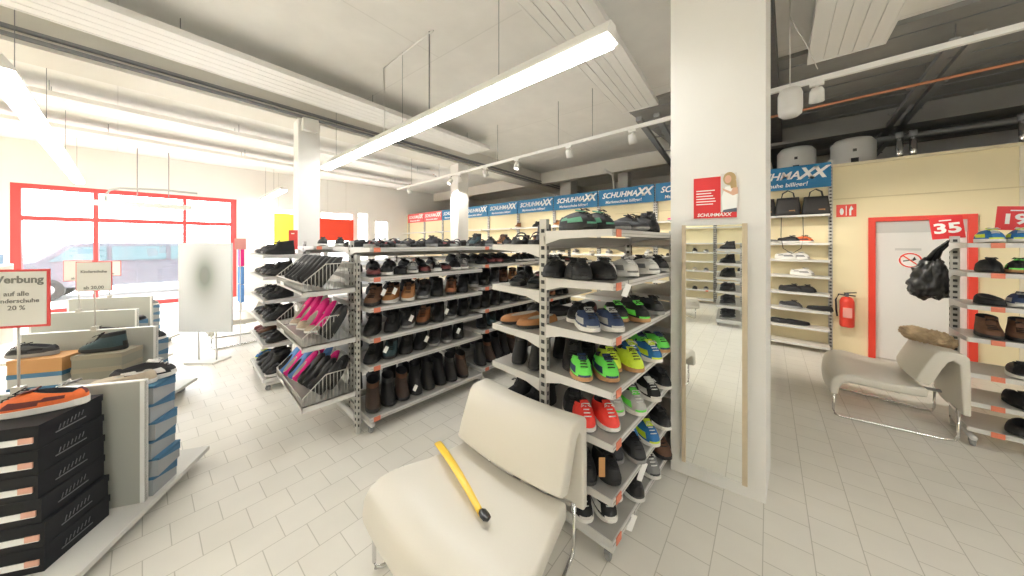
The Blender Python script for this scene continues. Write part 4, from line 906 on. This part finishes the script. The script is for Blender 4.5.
# sale placards on poles
def placard_w(i, q, z0, w, h, label, lines, base=.806, big=False, red=True):
    x, y, _ = tloc(i, q, 0, 0); e = empty('sale_placard', (x, y, base), TQ); tag(e, label, 'placard', 'sale placards on poles')
    m = MB(); m.tube([(0, 0, -.02), (0, 0, z0 - base + .03)], .005, WIRE, 8); m.box(-.02, .02, -.014, .014, -.02, .03, WIRE); build(m, 'pole', e)
    zz = z0 - base; m = MB(); t = .012 if big else .006
    m.box(-w / 2, w / 2, -.008, -.003, zz, zz + h, REDF if red else METAL); m.box(-w / 2 + t, w / 2 - t, -.0095, -.007, zz + t, zz + h - t, SIGNW); build(m, 'sign_frame', e, .002)
    for (txt, size, zr, bold) in lines:
        o = link('sign_lettering', text_mesh(txt, size, GREYPRINT, 0, .0004, bold), e); o.location = (0, -.0102, zz + h * zr); o.rotation_euler = (R(90), 0, 0)
placard_w(0, -.06, 1.15, .25, .31, 'white sale placard reading Werbung in a red frame', [('Werbung', .053, .82, .0016), ('auf alle', .034, .58, .0005), ('Kinderschuhe', .031, .46, .0005), ('20 %', .034, .34, .0005)], big=True)
placard_w(1, .02, 1.16, .245, .27, 'thin-framed sale placard on the second table', [('Kinderschuhe', .032, .66, .0012), ('ab 20,00', .040, .12, .0012)])
placard_w(2, -.06, 1.16, .25, .24, 'grey placard half hidden behind the second table placard', [('ab 10,00', .034, .14, .0008)])
placard_w(3, -.02, 1.12, .26, .22, 'grey placard on the table close to the windows', [('ab 10,00', .034, .14, .0008)])

# blurry poster stand
e = empty('poster_stand', (-5.85, .22, 0), R(42.5)); tag(e, 'white poster stand with a blurred grey shape near the windows', 'poster stand')
pm = bpy.data.materials.new('blurred_print'); pm.use_nodes = True; nt = pm.node_tree; b = nt.nodes['Principled BSDF']; tc = nt.nodes.new('ShaderNodeTexCoord'); mp = nt.nodes.new('ShaderNodeMapping')
mp.inputs['Location'].default_value = (-.08, 0, -.72 * 1.30); mp.inputs['Scale'].default_value = (3.4, 1, 1.30)
mp.inputs['Location'].default_value = (0, 0, -1.16 * 1.5); mp.inputs['Scale'].default_value = (2.7, 0, 1.5)
gr = nt.nodes.new('ShaderNodeTexGradient'); gr.gradient_type = 'QUADRATIC_SPHERE'; rp = nt.nodes.new('ShaderNodeValToRGB')
rp.color_ramp.elements[0].color = (.74, .77, .79, 1); rp.color_ramp.elements[1].color = (.25, .28, .26, 1); rp.color_ramp.elements[1].position = .7
nt.links.new(tc.outputs['Object'], mp.inputs[0]); nt.links.new(mp.outputs[0], gr.inputs[0]); nt.links.new(gr.outputs[0], rp.inputs[0]); nt.links.new(rp.outputs[0], b.inputs['Base Color']); b.inputs['Roughness'].default_value = .6
m = MB(); m.box(-.36, .36, -.012, .012, .40, 1.60, pm); build(m, 'poster_board', e)
m = MB()
for s in (-1, 1): m.tube([(s * .12, .03, .02), (s * .12, .02, .5)], .01, WHITE, 8)
m.box(-.2, .2, -.10, .16, 0, .02, WHITE); build(m, 'stand_foot', e)

# things hung inside the windows
for (ya, yb, za, zb, mt, lab, nm_) in ((2.0, 2.85, 1.45, 2.56, mat('yellow_banner', (.82, .72, .08), .6), 'yellow advertising sheet hung in the shop window', 'window_poster'), (3.28, 4.40, 1.68, 2.47, mat('bright_red_banner', (.85, .07, .03), .6), 'bright red advertising sheet hung in the shop window', 'window_poster')):
    e = empty(nm_, (XL + .05, (ya + yb) / 2, za)); tag(e, lab, 'poster'); m = MB(); m.box(-.006, .006, -(yb - ya) / 2, (yb - ya) / 2, 0, zb - za, mt); build(m, 'sheet', e)
    m = MB(); m.tube([(0, -.3, zb - za), (0, -.3, 3.85 - za)], .003, WIRE, 4); m.tube([(0, .3, zb - za), (0, .3, 3.85 - za)], .003, WIRE, 4); build(m, 'hanging_string', e)
# clothes rail items beside the window jamb: blue and pink socks on a stand
e = empty('sock_stand', (-9.6, .95, 0)); tag(e, 'narrow stand with blue and pink socks near the red window jamb', 'sock stand')
m = MB(); m.tube([(0, 0, 0), (0, 0, 1.55)], .015, WIRE); m.box(-.2, .2, -.2, .2, 0, .03, METAL); m.tube([(-.2, 0, 1.5), (.2, 0, 1.5)], .01, WIRE); build(m, 'stand_frame', e)
for k, (x, mt, n_) in enumerate(((-.14, S_LBLUE, 'blue socks'), (.10, S_PINK, 'pink socks'))):
    for j in range(3):
        m = MB(); z = 1.46 - j * .42; m.rings([[(x + w * cos(q), .05 * sin(q), zz) for q in [2 * pi * a / 10 for a in range(10)]] for zz, w in ((z, .05), (z - .12, .07), (z - .28, .06), (z - .36, .09), (z - .40, .05))], mt if k == 0 or j == 0 else S_LBLUE); build(m, 'sock_bundle', e)
# white shelving at the left jamb
e = empty('white_shelf', (-8.6, -2.0, 0), R(0)); tag(e, 'low white shelf with colourful boxes by the red window frame', 'shelf')
m = MB(); m.box(-.4, .4, -.2, .2, 0, .05, WHITE); 
for z in (.45, .85, 1.25): m.box(-.4, .4, -.2, .2, z, z + .03, WHITE)
m.box(-.42, -.40, -.2, .2, 0, 1.28, WHITE); m.box(.40, .42, -.2, .2, 0, 1.28, WHITE); build(m, 'shelf_body', e)
for k in range(4):
    m = MB(); m.box(-.09, .09, -.12, .12, 0, .14, (BLUE2, RED, CARD_O, CARD)[k]); o = build(m, 'small_box'); o.location = (-8.9 + k * .2, -2.0, 1.28); tag(o, ('blue', 'red', 'orange', 'black')[k] + ' small box on the low white shelf by the windows', 'box')

# parked van in the street
e = empty('van', (-16.2, -1.1, -.05)); tag(e, 'silver blue van parked outside the shop windows', 'van')
VAN = mat('van_paint', (.14, .15, .18), .3, .3, coat=.5); VG = mat('van_glass', (.10, .16, .18), .1)
m = MB(); prof = [(-2.3, .35), (-2.3, .9), (-2.15, 1.05), (-1.65, 1.15), (-1.15, 1.62), (-.9, 1.68), (1.9, 1.68), (2.15, 1.55), (2.3, 1.0), (2.3, .35)]
T2 = Matrix(((0, 0, 1, 0), (1, 0, 0, 0), (0, 1, 0, 0), (0, 0, 0, 1))); m.prism(prof, -.85, .85, VAN, T2); build(m, 'van_body', e, .05, 3)
for a in ([(-1.45, 1.12), (-1.05, 1.53), (-.45, 1.55), (-.45, 1.12)], [(-.35, 1.12), (-.35, 1.55), (.75, 1.55), (.75, 1.12)], [(.85, 1.12), (.85, 1.55), (1.85, 1.55), (2.05, 1.12)]): m = MB(); m.prism(a, .86, .875, VG, T2); build(m, 'side_window', e)
for y in (-1.5, 1.5):
    for s in (-1, 1): m = MB(); m.lathe([(0, -.1), (.2, -.1), (.32, -.08), (.32, .08), (.2, .1), (0, .1)], SOLE_K, 24, Mx((s * .8, y, .32), 0, 0, R(90))); m.lathe([(0, -.105), (.17, -.105), (.17, .105), (0, .105)], GALV, 16, Mx((s * .8, y, .32), 0, 0, R(90))); build(m, 'wheel', e)

# ------------------------------------------------------------------ seen in the mirror: shelves at the wall behind the camera
g = 'shoes on the rear wall shelves'
for k in range(3):
    wall_module(.6 - 1.25 * k, 0, 'pale wall shelf unit at the rear wall, %s counting from the chair aisle' % ORD[k], y=YF + .0, flip=True)
    for z in (.352, .857, 1.35):
        for j in range(4): S_(random.choice(['snk_black', 'loaf_grey', 'snk_white', 'slip_beige', 'loaf_black', 'snk_grey']), (.4 - 1.25 * k - .26 * j), YF + .17, z, 90, '%s along the rear wall, %s shelf' % (ORD[4 * k + j], {.352: 'low', .857: 'middle', 1.35: 'high'}[z]), g)

gondola('shoe_rack', 'grey one-sided metal shoe rack reflected in the tall mirror', -.12, -3.7, 1, 1.25, [], [.13, .4, .67, .94, 1.21, 1.48], .42, 1.6)
for z, n_ in ((.13, 'bottom'), (.4, 'second'), (.67, 'third'), (.94, 'fourth'), (1.21, 'fifth'), (1.48, 'top')):
    for j in range(4): S_(random.choice(['snk_black', 'boot_black', 'snk_char', 'loaf_black']), -.36, -2.62 - .27 * j, z, 150, '%s from the mirror, %s shelf of the mirrored rack' % (ORD[j], n_), 'shoes on the mirrored rack')
